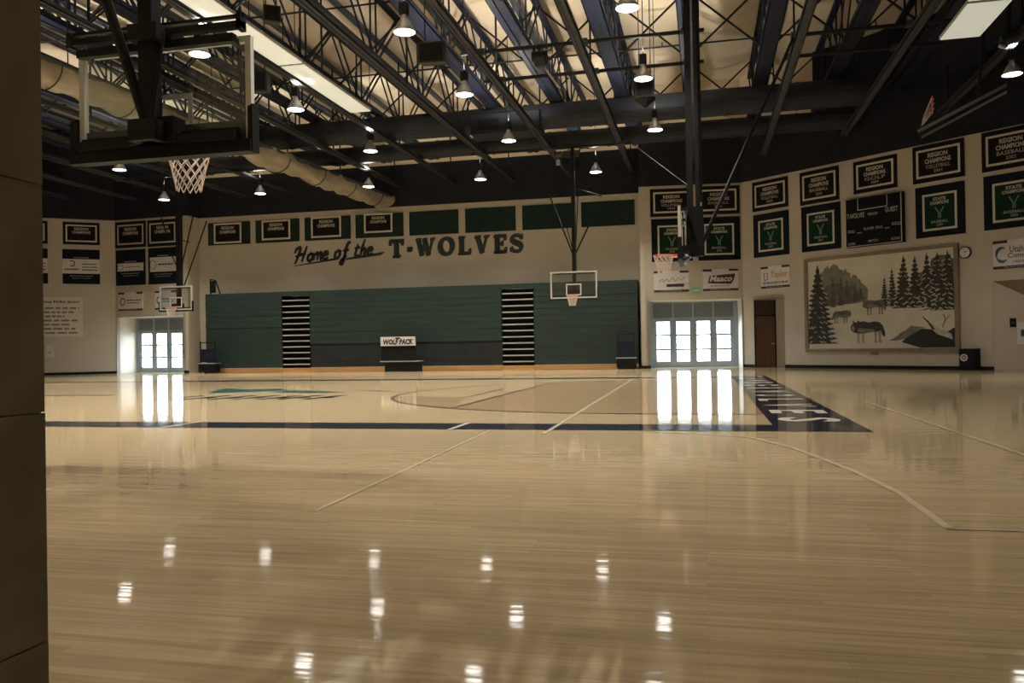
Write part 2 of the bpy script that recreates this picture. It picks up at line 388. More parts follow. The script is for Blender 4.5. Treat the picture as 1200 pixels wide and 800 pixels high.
recess('wall_right_vestibule', WR1, r1o, DEP); recess('wall_left_vestibule', WL2, l2o, DEP)
door_unit('door_1', WR1, r1o, DEP, 4, 'four leaf glass entry doors in grey frame beside the brown wooden door')
door_unit('door_2', WL2, l2o, DEP, 4, 'glass entry doors under sponsor banners beside the fight song sign')
# brown door alcove, its back wall squared to the entry wall
pa = Vector(WR2.pt(r2o[0], 0)).to_2d(); WA = Wall(pa, pa+Vector((math.cos(WR1.rz), math.sin(WR1.rz)))*1.75)
pb = Vector(WR2.pt(r2o[1], 0)).to_2d(); ul = WA.uz(884, 390)[0]; ur = WA.uz(909.5, 390)[0]
wall('wall_right_alcove_back', WA, 0, 3.1, wall_m, [(ul, ur, 0, 2.9)], th=.1)
wall('wall_right_alcove_side', Wall(WA.B, pb), 0, 3.1, wall_m, th=.1)
struct(MB().add([(p_.x, p_.y, z_) for z_ in (2.9, 3.1) for p_ in (pa, WA.B, pb)], [(2, 1, 0), (3, 4, 5), (0, 1, 4, 3), (1, 2, 5, 4), (2, 0, 3, 5)]).build('ceiling_alcove', wall_m))
t = empty('door_3', WA.pt(ul, 0), WA.rz); struct(t); t['label'] = 'brown wooden door in a plain alcove beside the snow mural'
dw = ur-ul
MB().box(0, .05, -.03, .12, 0, 2.9).box(dw-.05, dw, -.03, .12, 0, 2.9).box(.05, dw-.05, -.03, .12, 2.2, 2.26).build('frame', dark_m, t)
MB().box(.05, dw-.05, .02, .12, 2.26, 2.9).build('transom_panel', mat('dark_brown_panel', (.045, .024, .016), .5, var=.2), t)
lf = MB().box(.05, dw-.05, .01, .12, 0, 2.2).build('door_leaf', brown_m, t)
MB().box(dw-.22, dw-.10, -.055, -.035, 1.0, 1.03).box(dw-.12, dw-.10, -.04, .01, .98, 1.05).build('handle', alu_m, lf)
# angled alcove at the end of the mural wall
u0, u1, z0, z1 = r2a
ab = MB(); ab.add([(u0, .02, 0), (u1, 1.6, 0), (u1, 1.75, 0), (u0, .17, 0), (u0, .02, 3.1), (u1, 1.6, 3.1), (u1, 1.75, 3.1), (u0, .17, 3.1)], [(3,2,1,0),(4,5,6,7),(0,1,5,4),(1,2,6,5),(2,3,7,6),(3,0,4,7)])
ab.box(u1, u1+.1, .2, 1.75, 0, 3.1); ab.box(u0-.05, u1+.1, .25, 1.75, 3.05, 3.15)
dd = 2.6; sf = MB(); sf.add([(u0, .02, 3.0), (u0+dd, .0, 3.0), (u1, .0, 3.0), (u1, 1.62, 1.4), (u0+dd, .02+1.58*dd/(u1-u0), 1.4), (u0, .12, 3.1), (u1, 1.7, 3.1), (u1, .0, 3.1)], [(0, 1, 4), (1, 2, 3, 4), (0, 4, 3, 6, 5), (5, 6, 7)])
so = struct(sf.build('ceiling_niche', mat('niche_soffit_brown', (.24, .19, .12), .7))); so.location = (WR2.A.x, WR2.A.y, 0); so.rotation_euler = (0, 0, WR2.rz)
o = ab.build('wall_right_niche', wall_m); o.location = (WR2.A.x, WR2.A.y, 0); o.rotation_euler = (0, 0, WR2.rz); struct(o)

# ---------------------------------------------------------------- court paint (part of the floor)
def on_floor(name, polys, m, z=.003):
    mb = MB()
    for p in polys: mb.flat(p, z)
    return mb.build(name, m, fl)
def seg(a, b, w):
    a = Vector(a); b = Vector(b); d = (b-a).normalized(); n = Vector((-d.y, d.x))*w/2
    return [tuple(a-n), tuple(b-n), tuple(b+n), tuple(a+n)]
def strip(pts, w):
    out = []
    for a, b in zip(pts[:-1], pts[1:]): out.append(seg(a, b, w))
    return out
YN0, YN1, YFS = 10.30, 11.10, 26.79
YC = 18.8; XB = .84; XE = 1.90; XR = -.88
arc = [(XR-6.02*math.sin(a), YC-6.02*math.cos(a)) for a in [PI*i/40 for i in range(41)]]
on_floor('stained_shooting_area', [[(XB, YC-6.02)]+arc+[(XB, YC+6.02)]], maple_dark, .0025)
on_floor('light_shooting_area', [[(-4.3, 14.0), (-4.3, 23.5)]+[p for p in arc[::-1] if p[0] < -4.3 and p[1] > 17.0]+[(-5.0, 17.0)]], maple, .003)
on_floor('sideline_band', [[(-33, YN0), (XE, YN0), (XE, YN1), (-33, YN1)]], paint_navy, .004)
on_floor('baseline_band', [[(XB, YN1), (XE, YN1), (XE, 27.6), (XB, 27.6)]], paint_navy, .004)
on_floor('far_sideline', [[(-33, YFS-.42), (XB, YFS-.42), (XB, YFS+.42), (-33, YFS+.42)]], paint_navy, .004)
on_floor('three_point_line', strip(arc, .09)+[seg((XR, YC-6.02), (XB, YC-6.02), .07)], paint_brown, .0045)
on_floor('free_throw_line', [seg((-4.33, 13.9), (-4.33, 23.4), .08), seg((-4.95, 16.8), (-4.95, 20.7), .07)], paint_brown, .005)
on_floor('white_cross_line', [seg((-1.9, 9.8), (-2.15, 25.3), .055)], paint_worn, .0055)
on_floor('worn_cross_line', [seg((-2.5, 5.0), (-2.66, 10.2), .03)], paint_worn, .0055)
on_floor('white_cross_line', [seg((-7.46, YN0-.05), (-7.46, YN1+.05), .06)], paint_white, .0055)
on_floor('white_cross_line', [seg((-3.23, YN0-.06), (-3.23, YN1+.04), .06)], paint_white, .0055)
cw = [(-.75, 10.2), (.05, 9.95), (.5, 9.6), (.85, 8.7), (1.17, 7.2), (1.30, 6.2), (1.32, 5.05)]
on_floor('white_corner_curve', strip(cw, .05), paint_worn, .0055)
on_floor('white_side_line', [seg((2.72, 15.5), (2.86, 5.05), .055), seg((1.30, 5.05), (6.5, 5.05), .035)], paint_worn, .0055)
for k, ch in enumerate('TIMBERWOLVES'):
    v, f, asp = text_geo(ch, .03); yc = 11.86+1.36*(11-k); wl = .24 if ch == 'I' else (.86 if ch in 'MW' else .64)
    MB().add([(XB+.13+b*.80, yc-a*wl, .006) for a, b in v], f).build('baseline_letter', paint_white, fl)
# wolf emblem at centre court
wolf = [[(-13.4, 21.3), (-12.3, 20.7), (-11.6, 21.0), (-10.7, 20.3), (-11.5, 19.4), (-12.4, 18.9), (-12.9, 19.9)], [(-10.6, 20.2), (-9.5, 19.6), (-8.6, 19.0), (-9.8, 18.8), (-10.9, 19.3)],
        [(-9.0, 20.2), (-8.0, 19.5), (-7.4, 19.4), (-8.2, 19.9)]]
on_floor('centre_wolf_emblem', wolf, paint_teal, .004)
marks = []
for x in (-12.0, -11.3, -10.6, -10.0, -9.4, -8.9, -8.3): marks.append([(x-.22, 16.3), (x-.02, 16.3), (x+.22, 17.9), (x+.02, 17.9)]); marks.append([(x-.02, 16.9), (x+.26, 16.8), (x+.28, 17.15), (x+.02, 17.2)])
for k in range(6): x = -17.0+k*.42; marks.append([(x-.14, 18.0), (x+.05, 18.0), (x+.12, 18.5), (x-.05, 18.5)])
on_floor('centre_emblem_strokes', marks, paint_navy, .0045)

# ---------------------------------------------------------------- bleachers
bleach_dark_m = mat('bleacher_dark', (.008, .011, .011), .7, var=.3, scale=2)  # darker tone for the cores and the middle bank's lowest rows
YBL = 37.3; BT = 3.95; NR = 13; RH = (BT-.22)/NR
def bleacher(x0, x1, label, low=0):
    t = tag(empty('folded_bleacher', (x0, YBL, 0)), label, 'bleachers', 'folded bleacher banks on the back wall')
    Wd = x1-x0
    MB().box(.02, Wd-.02, .06, 1.1, .15, BT-.05).build('core', bleach_dark_m, t)
    for k in range(NR):
        z = .22+k*RH; d = .05 if k < low else 0
        dy = random.uniform(-.012, .012)
        MB().box(0, Wd, d+dy, .12, z+.005, z+RH-.005).build('row_board', bleach_dark_m if k < low else bleach_m, t)
    MB().box(0, Wd, .0, 1.15, BT-.01, BT+.03).build('top_deck', bleach_m, t)
    MB().box(0, Wd, -.06, .1, 0, .20).box(0, Wd, -.10, -.06, .02, .06).build('kick_board', oak_m, t)
    MB().box(0, Wd, -.05, .05, .205, .222).build('base_nosing', strip_m, t)
    return t
bx = [-24.55, -20.33, -18.80, -9.13, -7.58, -2.85]
bleacher(bx[0], bx[1], 'dark green folded bleacher bank beside the glass doors under the fight song banners wall')
bleacher(bx[2], bx[3], 'long dark green folded bleacher bank behind the wolf pack table', 4)
bleacher(bx[4], bx[5], 'dark green folded bleacher bank behind the basketball hoop beside the four leaf doors', 0)
def aisle(x0, x1, label):
    t = tag(empty('bleacher_aisle', (x0, YBL, 0)), label, 'steps', 'bleacher aisles with pale step edges'); Wd = x1-x0
    MB().box(.03, Wd-.03, .35, 1.1, .15, BT-.2).build('core', black_m, t)
    for k in range(NR):
        z = .22+k*RH+.18
        st = MB().box(0.02, Wd-.02, .05, .36, z-.035, z).build('step', black_m, t)
        MB().box(0.02, Wd-.02, .02, .05, z-.05, z+.008).build('nosing', strip_m, st)
    MB().box(0, .02, .02, 1.0, .2, BT-.2).box(Wd-.02, Wd, .02, 1.0, .2, BT-.2).build('side_plate', black_m, t)
    MB().box(0, Wd, 0, .10, BT-.2, BT+.03).build('top_board', bleach_m, t)
    MB().box(0, Wd, -.06, .1, 0, .20).build('kick_board', oak_m, t)
aisle(bx[1]+.02, bx[2]-.02, 'dark step aisle with pale edges between bleachers, left of the wolf pack table'.replace('left of', 'next to'))
aisle(bx[3]+.02, bx[4]-.02, 'dark step aisle with pale edges in bleachers next to the hung basketball hoop')
# folded end rail above the left bank
t = tag(empty('folded_rail', (-24.45, 37.6, BT+.06)), 'dark folded end rail standing on the bleachers near the left corner doors'.replace('left corner', 'glass corner'), 'railing')
MB().bar((0, 0, 0), (0, 0, .75), .05).bar((.55, 0, 0), (.3, 0, .68), .05).bar((0, 0, .75), (.3, 0, .68), .05).build('rail_frame', dark_m, t)
MB().box(.03, .3, -.01, .01, .05, .66).build('rail_mesh', black_m, t)
def cart(x, y, label, w=.85):
    t = tag(empty('equipment_cart', (x, y, 0)), label, 'cart', 'dark equipment carts at the bleacher ends')
    MB().box(0, w, 0, .5, .06, .46).build('body', black_m, t)
    MB().box(-.03, w+.03, -.03, .53, .47, .51).build('top_edge', strip_m, t)
    MB().box(.02, .07, .1, .15, .51, 1.6).box(w-.07, w-.02, .1, .15, .51, 1.6).box(.07, w-.07, .1, .15, 1.15, 1.2).box(.07, w-.07, .1, .15, 1.5, 1.55).build('upright_frame', dark_m, t)
    MB().box(.07, w-.07, .12, .13, .55, 1.15).build('back_panel', navy_m, t)
    for cx in (.08, w-.08):
        for cy in (.08, .42): MB().tube((cx-.02, cy, .03), (cx+.02, cy, .03), .03, 8).build('wheel', black_m, t)
cart(-24.50, 36.55, 'dark equipment cart at the bleachers beside the glass corner doors with banners', .9)
cart(-3.75, 36.5, 'dark equipment cart at the bleacher end beside the four leaf doors', .82)
# scorer's table with the wolf pack sign
t = tag(empty('scorers_table', (-14.68, 36.1, 0)), "black scorer's table with a white WOLF PACK sign before the bleachers", 'table')
MB().box(.2, 1.85, .05, .6, 0, .42).build('base', black_m, t)
MB().box(0, 1.9, -.02, .65, .46, .50).build('shelf_edge', strip_m, t)
MB().box(.02, 1.72, .1, .16, .5, 1.2).build('front_panel', black_m, t)
sg = MB().box(.02, 1.72, .04, .1, 1.2, 1.62).build('sign_board', white_m, t)
lt = MB(); add_text(lt, 'WOLF PACK', .87, 1.25, 1.5, .26, y=.034, bold=.05, shear=.1); lt.poly([(.72, 1.54), (.80, 1.60), (.87, 1.57), (.94, 1.60), (1.02, 1.54), (.87, 1.50)], .04, .006)
lt.build('lettering', ink_m, sg)

# ---------------------------------------------------------------- wall lettering
home = tag(empty('wall_lettering', (0, YF, 0)), 'dark brush script words Home of the, painted and underlined on the wall', 'lettering')
x0, x1 = -20.35, -15.9
def hp(x, z): return (x0+x, 5.55+z)
sw = .165
H = MB()
def rb(pts, w=None): H.ribbon([hp(a+.22*(b), b+.045*a) for a, b in pts], w or [sw*.6]+[sw]*(len(pts)-2)+[sw*.6], -.002, .01)
rb([(.05, .45), (.12, .66), (.34, .72), (.30, .35), (.16, -.10)]); rb([(.72, .78), (.62, .35), (.55, -.02)]); rb([(.12, .28), (.42, .36), (.72, .40)])            # H
rb([(1.02, .36), (.90, .26), (.90, .08), (1.02, .0), (1.15, .10), (1.13, .30), (1.00, .37), (1.2, .32)])                                                    # o
rb([(1.26, .36), (1.26, .0)]); rb([(1.27, .24), (1.40, .38), (1.46, .28), (1.45, .0)]); rb([(1.46, .24), (1.60, .38), (1.66, .28), (1.66, .04), (1.74, .02)])      # m
rb([(1.80, .18), (2.02, .26), (1.98, .38), (1.84, .34), (1.80, .12), (1.92, .0), (2.10, .10)])                                                              # e
rb([(2.62, .38), (2.50, .28), (2.50, .08), (2.62, .0), (2.75, .10), (2.74, .30), (2.62, .38), (2.84, .34)])                                                 # o
rb([(3.30, .70), (3.18, .74), (3.08, .50), (3.06, .0), (3.00, -.30), (2.88, -.28), (2.94, -.10), (3.18, .10)]); rb([(2.92, .34), (3.26, .38)], [sw*.8, sw*.8])    # f
rb([(3.74, .62), (3.68, .10), (3.78, .0), (3.90, .08)]); rb([(3.58, .40), (3.90, .44)], [sw*.8, sw*.8])                                                      # t
rb([(4.10, .82), (4.02, .40), (3.98, .0)]); rb([(4.00, .22), (4.14, .36), (4.22, .28), (4.20, .04), (4.30, .04)])                                            # h
rb([(4.38, .18), (4.60, .26), (4.56, .38), (4.42, .34), (4.38, .12), (4.50, .0), (4.68, .10)])                                                              # e
H.v = [((x-x0)*.93+x0, y, z) for x, y, z in H.v]
H.build('script_words', ink_m, home)
U = MB(); U.poly([(-20.35, 5.33), (-17.85, 5.60), (-17.80, 5.72)], 0, .008); U.poly([(-20.35, 5.33), (-20.3, 5.37), (-17.85, 5.70), (-17.80, 5.60)], 0, .008)
U.poly([(-17.45, 5.55), (-17.42, 5.66), (-15.30, 5.90), (-15.55, 5.72)], 0, .008); U.build('underline', mat('underline_green', (.012, .035, .028), .6), home)
tw = tag(empty('wall_lettering', (0, YF, 0)), 'large slab serif T-WOLVES lettering in dark green and black on the wall', 'lettering')
def glyph(ch):
    # thick / thin strokes of slab letters in a unit box (width, strokes)
    if ch == 'T': return .86, [([(.43, 0), (.43, 1)], .24), ([(.0, .92), (.86, .92)], .16), ([(.06, .98), (.06, .68)], .12), ([(.80, .98), (.80, .68)], .12), ([(.2, .05), (.66, .05)], .10)]
    if ch == '-': return .50, [([(.0, .42), (.50, .42)], .20)]
    if ch == 'W': return 1.30, [([(.16, .98), (.42, .02)], .22), ([(.42, .05), (.64, .95)], .10), ([(.58, .98), (.86, .02)], .22), ([(.86, .05), (1.14, .95)], .10), ([(.0, .95), (.36, .95)], .10), ([(.46, .95), (.76, .95)], .10), ([(.98, .95), (1.30, .95)], .10)]
    if ch == 'O': return 1.0, [([(.5+.40*math.cos(a), .5+.44*math.sin(a)) for a in [2*PI*i/24 for i in range(25)]], [.12+.13*abs(math.cos(2*PI*i/24)) for i in range(25)])]
    if ch == 'L': return .86, [([(.26, 0), (.26, 1)], .24), ([(.06, .95), (.48, .95)], .10), ([(.04, .06), (.84, .06)], .12), ([(.79, .0), (.79, .32)], .10)]
    if ch == 'V': return 1.0, [([(.20, .98), (.52, .02)], .22), ([(.52, .05), (.82, .95)], .10), ([(.0, .95), (.42, .95)], .10), ([(.64, .95), (1.0, .95)], .10)]
    if ch == 'E': return .84, [([(.26, 0), (.26, 1)], .24), ([(.04, .94), (.80, .94)], .12), ([(.04, .06), (.82, .06)], .12), ([(.3, .52), (.60, .52)], .10), ([(.58, .38), (.58, .66)], .08), ([(.77, .98), (.77, .70)], .10), ([(.79, .0), (.79, .30)], .10)]
    if ch == 'S': return .80, [([(.70, .74), (.62, .88), (.42, .94), (.18, .88), (.12, .70), (.30, .55), (.55, .45), (.68, .28), (.58, .10), (.36, .05), (.14, .12), (.08, .28)], [.10, .12, .12, .16, .20, .24, .24, .20, .16, .12, .12, .10]), ([(.72, .70), (.72, .98)], .09), ([(.06, .04), (.06, .30)], .09)]
cx = -15.05; zb = 5.62; hh = .86
bigs = {'T': 1.0, '-': .62, 'W': .88, 'O': .90, 'L': .90, 'V': .86, 'E': .9, 'S': .92}
tot = sum(glyph(c)[0]*bigs[c] for c in 'T-WOLVES'); gap = (6.78-tot*hh)/7
for ch in 'T-WOLVES':
    w, st = glyph(ch); sh = MB(); ou = MB(); inn = MB()
    for pts, wd in st:
        q = [(cx+a*hh*bigs[ch], zb+.0*cx+b*hh) for a, b in pts]
        ww = wd if hasattr(wd, '__len__') else [wd]*len(q)
        sm = len(q) > 2
        sh.ribbon([(a-.05, b-.05) for a, b in q], [x*hh+.05 for x in ww], 0, .006, sm)
        ou.ribbon(q, [x*hh+.01 for x in ww], -.006, .006, sm)
        def shrink(q, e=.035):
            if len(q) > 2: return q
            a = Vector(q[0]); b = Vector(q[1]); d = (b-a).normalized()*e; return [tuple(a+d), tuple(b-d)]
        inn.ribbon(shrink(q), [max(x*hh-.07, .03) for x in ww], -.012, .006, sm)
    cx += w*hh*bigs[ch]+gap
    lo = sh.build('letter', ink_m, tw); ou.build('outline_paint', mat('lettering_grey', (.045, .055, .05), .6), lo); inn.build('letter_face', mat('lettering_green', (.010, .026, .024), .6), lo)

# ---------------------------------------------------------------- panels and banners
def put(w, r, name, off=.0):
    u0, u1, z0, z1 = r
    return empty(name, w.pt(u0, z0, off), w.rz), u1-u0, z1-z0
ph = [(244.5, 261.5, 293.5, 285.0), (300, 257.5, 351, 281.5), (357.5, 253.6, 411, 278), (417, 250, 473, 274.4), (480, 244.4, 537.5, 271.5), (545.3, 241.5, 604.5, 268.3), (612, 237.5, 672, 265.3), (681, 233.5, 744, 261.5)]
plabs = ['behind the framed banner next to the return wall', 'behind the second banner from the return wall', 'above the script word Home, behind a framed banner',
         'at the end of the hanging curtain', 'above the letters T-W of T-WOLVES', 'above the letters LVE of T-WOLVES', 'just past the last letter of T-WOLVES, left bare'.replace('left bare', 'bare'), 'beside the pilaster of the four leaf doors']
for r, lb in zip(ph, plabs):
    u0, u1, z0, z1 = WF.rect(*r); z0, z1 = 6.62, 7.78
    o = MB().box(0, u1-u0, -.07, 0, 0, z1-z0).build('acoustic_panel', green_m); o.location = WF.pt(u0, z0); o.rotation_euler = (0, 0, WF.rz)
    tag(o, 'dark green acoustic wall panel '+lb, 'panel', 'green acoustic panels under the fascia')
def banner(w, r, lines, label, kind='region', off=.0, full=True, group='champion banners'):
    t, Wd, Ht = put(w, r, 'champion_banner', off); tag(t, label, 'banner', group)
    bodym = banner_black if kind == 'region' else banner_navy; fieldm = banner_black if kind == 'region' else banner_green
    MB().box(0, Wd, -.04, 0, 0, Ht).build('backing', bodym, t)
    if kind == 'region': mx, mz, bw = (.075*Wd, .12*Ht, .075) if full else (.0, .0, .09)
    else: mx, mz, bw = (.15*Wd, .16*Ht, .075); 
    zb0 = mz*(.75 if kind == 'state' else 1)
    b = MB(); a0, a1, c0, c1 = mx, Wd-mx, zb0, Ht-mz
    b.box(a0, a1, -.052, -.04, c0, c0+bw); b.box(a0, a1, -.052, -.04, c1-bw, c1); b.box(a0, a0+bw, -.052, -.04, c0+bw, c1-bw); b.box(a1-bw, a1, -.052, -.04, c0+bw, c1-bw); b.build('border', cream_m, t)
    MB().box(a0+bw, a1-bw, -.046, -.04, c0+bw, c1-bw).build('field', fieldm, t)
    iw = a1-a0-2*bw; ih = c1-c0-2*bw; L = MB(); cxm = Wd/2
    if kind == 'region': slots = ((.72, .19, .50), (.48, .19, .66), (.27, .15, .62), (.08, .13, .22))
    else: slots = ((.84, .10, .42), (.72, .10, .62), (.16, .08, .55), (.06, .07, .2))
    for tx, (zz, hh_, ww) in zip(lines, slots):
        if tx: add_text(MB(), tx, cxm, c0+bw+zz*ih, ww*iw, hh_*ih, y=-.050, bold=.035 if zz > .4 else .0).build('lettering', letter_m, t)
    if kind == 'state':
        e = MB(); z = c0+bw+.30*ih; s = ih*.36
        for sg in (-1, 1):
            e.poly([(cxm+sg*.02*s, z), (cxm+sg*.14*s, z), (cxm+sg*.12*s, z+.45*s), (cxm+sg*.42*s, z+.95*s), (cxm+sg*.30*s, z+.95*s), (cxm+sg*.03*s, z+.48*s)], -.046, .004)
        e.build('emblem', mat('emblem_grey', (.16, .20, .17), .7), t)
    return t
RC = ['REGION', 'CHAMPIONS']; SC = ['STATE', 'CHAMPIONS']
for r, ln, lb in [((252, 262.5, 284.5, 284.5), ['', ''], 'framed region champions banner on the green panel next to the return wall'),
              ((308, 259, 341.5, 280.3), ['', ''], 'framed region champions banner on the second green panel from the return wall'),
              ((365.6, 255, 401, 277.5), ['', ''], 'framed region champions banner on the green panel above the script lettering'),
              ((427.5, 251, 461, 272), ['', ''], 'framed region champions banner half behind the end of the hanging curtain')]:
    banner(WF, WF.rect(*r), RC, lb, off=.075, full=False)
banner(WR1, WR1.rect(761.5, 222, 812, 252.5), RC+['VOLLEYBALL', '1999'], 'black region champions volleyball banner over the glass doors, behind the hoop mast')
banner(WR1, WR1.rect(816.3, 219, 867, 250), RC+['BASEBALL', '2000'], 'black region champions baseball banner over the glass doors in the corner')
banner(WR1, WR1.rect(763, 257, 812, 305.5), SC+['VOLLEYBALL', '1999'], 'green state champions volleyball banner behind the hoop backboard over glass doors', 'state')
banner(WR1, WR1.rect(817.5, 255, 868, 304), SC+['BASEBALL', '2002'], 'green state champions baseball banner over the glass doors in the corner', 'state')
banner(WR2, WR2.rect(881.9, 214.6, 924, 241.5), RC+['VOLLEYBALL', '2000'], 'black region champions volleyball banner high above the brown door')
banner(WR2, WR2.rect(937.5, 203, 983.8, 233.5), RC+['BASEBALL', '2001'], 'black region champions baseball banner next to the scoreboard above the mural corner')
banner(WR2, WR2.rect(1000.3, 190.5, 1052, 219), RC+['GOLF', '2004'], 'black region champions golf banner directly above the scoreboard')
banner(WR2, WR2.rect(1069.7, 173.5, 1131, 206), RC+['VOLLEYBALL', '2001'], 'black region champions volleyball banner high above the wall clock end of the mural')
r5 = WR2.rect(1150.5, 158.5, 1195, 197); r5 = (r5[0], r5[0]+1.85, WR2.rect(1069.7, 173.5, 1131, 206)[2], WR2.rect(1069.7, 173.5, 1131, 206)[3])
banner(WR2, r5, RC+['BASEBALL', '2003'], 'black region champions baseball banner above the white Utah Community sign')
banner(WR2, WR2.rect(883.2, 252.5, 925.3, 297.5), SC+['VOLLEYBALL', '2000'], 'green state champions volleyball banner above the orange script sponsor sign', 'state')
banner(WR2, WR2.rect(939.4, 243.5, 986, 290.5), SC+['WRESTLING', '2001'], 'green state champions banner beside the scoreboard, above the mural corner with big fir', 'state')
r3 = WR2.rect(1073, 221, 1131.8, 273); banner(WR2, r3, SC+['BASEBALL', '2001'], 'green state champions baseball banner between the scoreboard and clock', 'state')
a = WR2.uz(1152.8, 206.5)[0]; banner(WR2, (a, a+1.9, r3[2], r3[3]), SC+['BASEBALL', '2003'], 'green state champions baseball banner directly over the white Utah Community sign', 'state')
b1 = WL1.rect(73.5, 259.7, 117, 287.3); banner(WL1, b1, RC+['', ''], 'black region champions banner above the dark sponsor banner near the fight song sign')
wd = b1[1]-b1[0]; e1 = WL1.uz(55.7, 270)[0]; banner(WL1, (e1-wd, e1, b1[2], b1[3]), RC+['', ''], 'black region champions banner mostly hidden behind the brown block pillar')
banner(WL2, WL2.rect(135.5, 260.8, 171.5, 289), RC+['', ''], 'black region champions banner over the glass corner doors beside the wall corner')
banner(WL2, WL2.rect(173, 258.5, 209, 287.2), RC+['', ''], 'black region champions banner partly behind the far hung hoop mast')

def bars(mb, x0, x1, z, h, y, n=4, seed=1):
    rr = random.Random(seed); x = x0
    while x < x1-.02:
        w = min(rr.uniform(.08, .28)*(x1-x0)/1.4, x1-x); mb.box(x, x+w, y-.004, y, z, z+h); x += w+.035*(x1-x0)
def dark_sponsor(w, r, label, band=(.40, .76), logo='P', s=1):
    t, Wd, Ht = put(w, r, 'sponsor_banner'); tag(t, label, 'banner', 'dark sponsor banners')
    MB().box(0, Wd, -.03, 0, 0, Ht).build('backing', banner_navy, t)
    m = .0 if logo == 'P' else .06*Wd
    MB().box(m, Wd-m, -.038, -.03, band[0]*Ht, band[1]*Ht).build('white_band', white_m, t)
    k = MB(); zc = Ht*(band[0]+band[1])/2; hb = Ht*(band[1]-band[0])
    if logo == 'P':
        k.ribbon([(Wd*.20, zc+.02*Ht), (Wd*.30, zc+.02*Ht), (Wd*.31, zc+.32*hb), (Wd*.20, zc+.36*hb)], .05, -.038, .004)
        bars(k, .05*Wd, .46*Wd, zc-.25*hb, .09*hb, -.038, seed=s)
        for q in range(3): bars(k, .52*Wd, .94*Wd, zc+(.12-.2*q)*hb, .07*hb, -.038, seed=s+q)
    else:
        k.ribbon([(Wd*.16+.10*Wd*math.cos(a), zc+.3*hb*math.sin(a)) for a in [2*PI*i/10 for i in range(11)]], .025, -.038, .004)
        bars(k, .34*Wd, .85*Wd, zc-.05*hb, .1*hb, -.038, seed=s)
    k.build('logo_print', ink_m, t)
    q = MB(); bars(q, .3*Wd, .7*Wd, band[1]*Ht+.03*Ht, .025*Ht, -.03, seed=s+5); bars(q, .2*Wd, .8*Wd, band[0]*Ht-.08*Ht, .02*Ht, -.03, seed=s+6); bars(q, .25*Wd, .75*Wd, band[0]*Ht-.14*Ht, .015*Ht, -.03, seed=s+7)
    q.build('small_print', mat('grey_print', (.30, .29, .30), .7), t)
d1 = WL1.rect(73, 291.7, 117.3, 333); dark_sponsor(WL1, d1, 'dark sponsor banner with full width white band above the fight song sign', (.30, .72), 'P', 3)
e2 = WL1.uz(56, 310)[0]; dark_sponsor(WL1, (e2-(d1[1]-d1[0]), e2, d1[2], d1[3]), 'dark sponsor banner mostly hidden behind the brown block pillar', (.30, .72), 'P', 8)
dark_sponsor(WL2, WL2.rect(136, 293.5, 171, 333.3), 'dark sponsor banner with narrow white band and ring logo over the glass doors', (.40, .62), 'o', 12)
dark_sponsor(WL2, WL2.rect(174, 291, 209.5, 331.7), 'dark sponsor banner with tall white panel behind the far hung hoop mast', (.34, .74), 'o', 20)
def sponsor(w, r, label, draw):
    t, Wd, Ht = put(w, r, 'sponsor_sign'); tag(t, label, 'sign', 'white sponsor signs')
    MB().box(0, Wd, -.03, 0, 0, Ht).build('board', white_m, t)
    for a_, b_ in ((0, .26), (.74, 1)): MB().box(Wd*a_, Wd*b_, -.036, -.03, Ht*.90, Ht).build('dark_bar', maroon_m, t)
    MB().box(0, Wd, -.036, -.03, 0, Ht*.10).build('dark_bar', maroon_m, t)
    bq = MB(); bars(bq, Wd*.2, Wd*.8, Ht*.035, Ht*.03, -.036, seed=5); bq.build('small_print', mat('grey_print', (.30, .29, .30), .7), t)
    draw(t, Wd, Ht)
def d_script(t, W_, H_):
    m = MB(); m.ribbon([(W_*.15, H_*.48), (W_*.25, H_*.62), (W_*.28, H_*.46), (W_*.38, H_*.62), (W_*.44, H_*.48), (W_*.55, H_*.70), (W_*.60, H_*.5), (W_*.70, H_*.66), (W_*.78, H_*.55), (W_*.9, H_*.72)], .035, -.03, .005)
    m.build('script_logo', mat('pink_script', (.46, .22, .22), .6), t); MB().box(W_*.36, W_*.86, -.036, -.03, H_*.24, H_*.38).build('tag_bar', maroon_m, t)
def d_maaco(t, W_, H_):
    MB().poly([(W_*.14, H_*.36), (W_*.20, H_*.70), (W_*.92, H_*.78), (W_*.88, H_*.52), (W_*.80, H_*.30), (W_*.3, H_*.34)], -.03, .004).build('logo_shadow', maroon_m, t)
    m = MB(); add_text(m, 'Maaco', W_*.5, H_*.42, W_*.62, H_*.28, y=-.038, bold=.03, shear=.25); m.build('lettering', white_m, t)
    m = MB(); bars(m, W_*.22, W_*.78, H_*.20, H_*.05, -.03, seed=4); m.build('small_print', mat('pink_script', (.46, .22, .22), .6), t)
def d_taylor(t, W_, H_):
    m = MB(); add_text(m, 'Taylor', W_*.62, H_*.40, W_*.60, H_*.36, y=-.036, bold=.02, shear=.2); m.build('lettering', mat('orange_script', (.62, .26, .03), .6), t)
    m = MB(); m.ribbon([(W_*.12, H_*.42), (W_*.12, H_*.7), (W_*.24, H_*.7), (W_*.24, H_*.42), (W_*.12, H_*.36)], .05, -.03, .005, False); bars(m, W_*.08, W_*.95, H_*.20, H_*.09, -.03, seed=9); m.build('logo_print', mat('violet_print', (.24, .20, .30), .6), t)
def d_ring(t, W_, H_):
    m = MB(); m.ribbon([(W_*.18+.09*W_*math.cos(a), H_*.5+.18*H_*math.sin(a)) for a in [2*PI*i/12 for i in range(13)]], .05, -.03, .005); bars(m, W_*.34, W_*.92, H_*.54, H_*.06, -.03, seed=2); bars(m, W_*.34, W_*.88, H_*.40, H_*.05, -.03, seed=3); m.build('logo_print', ink_m, t)
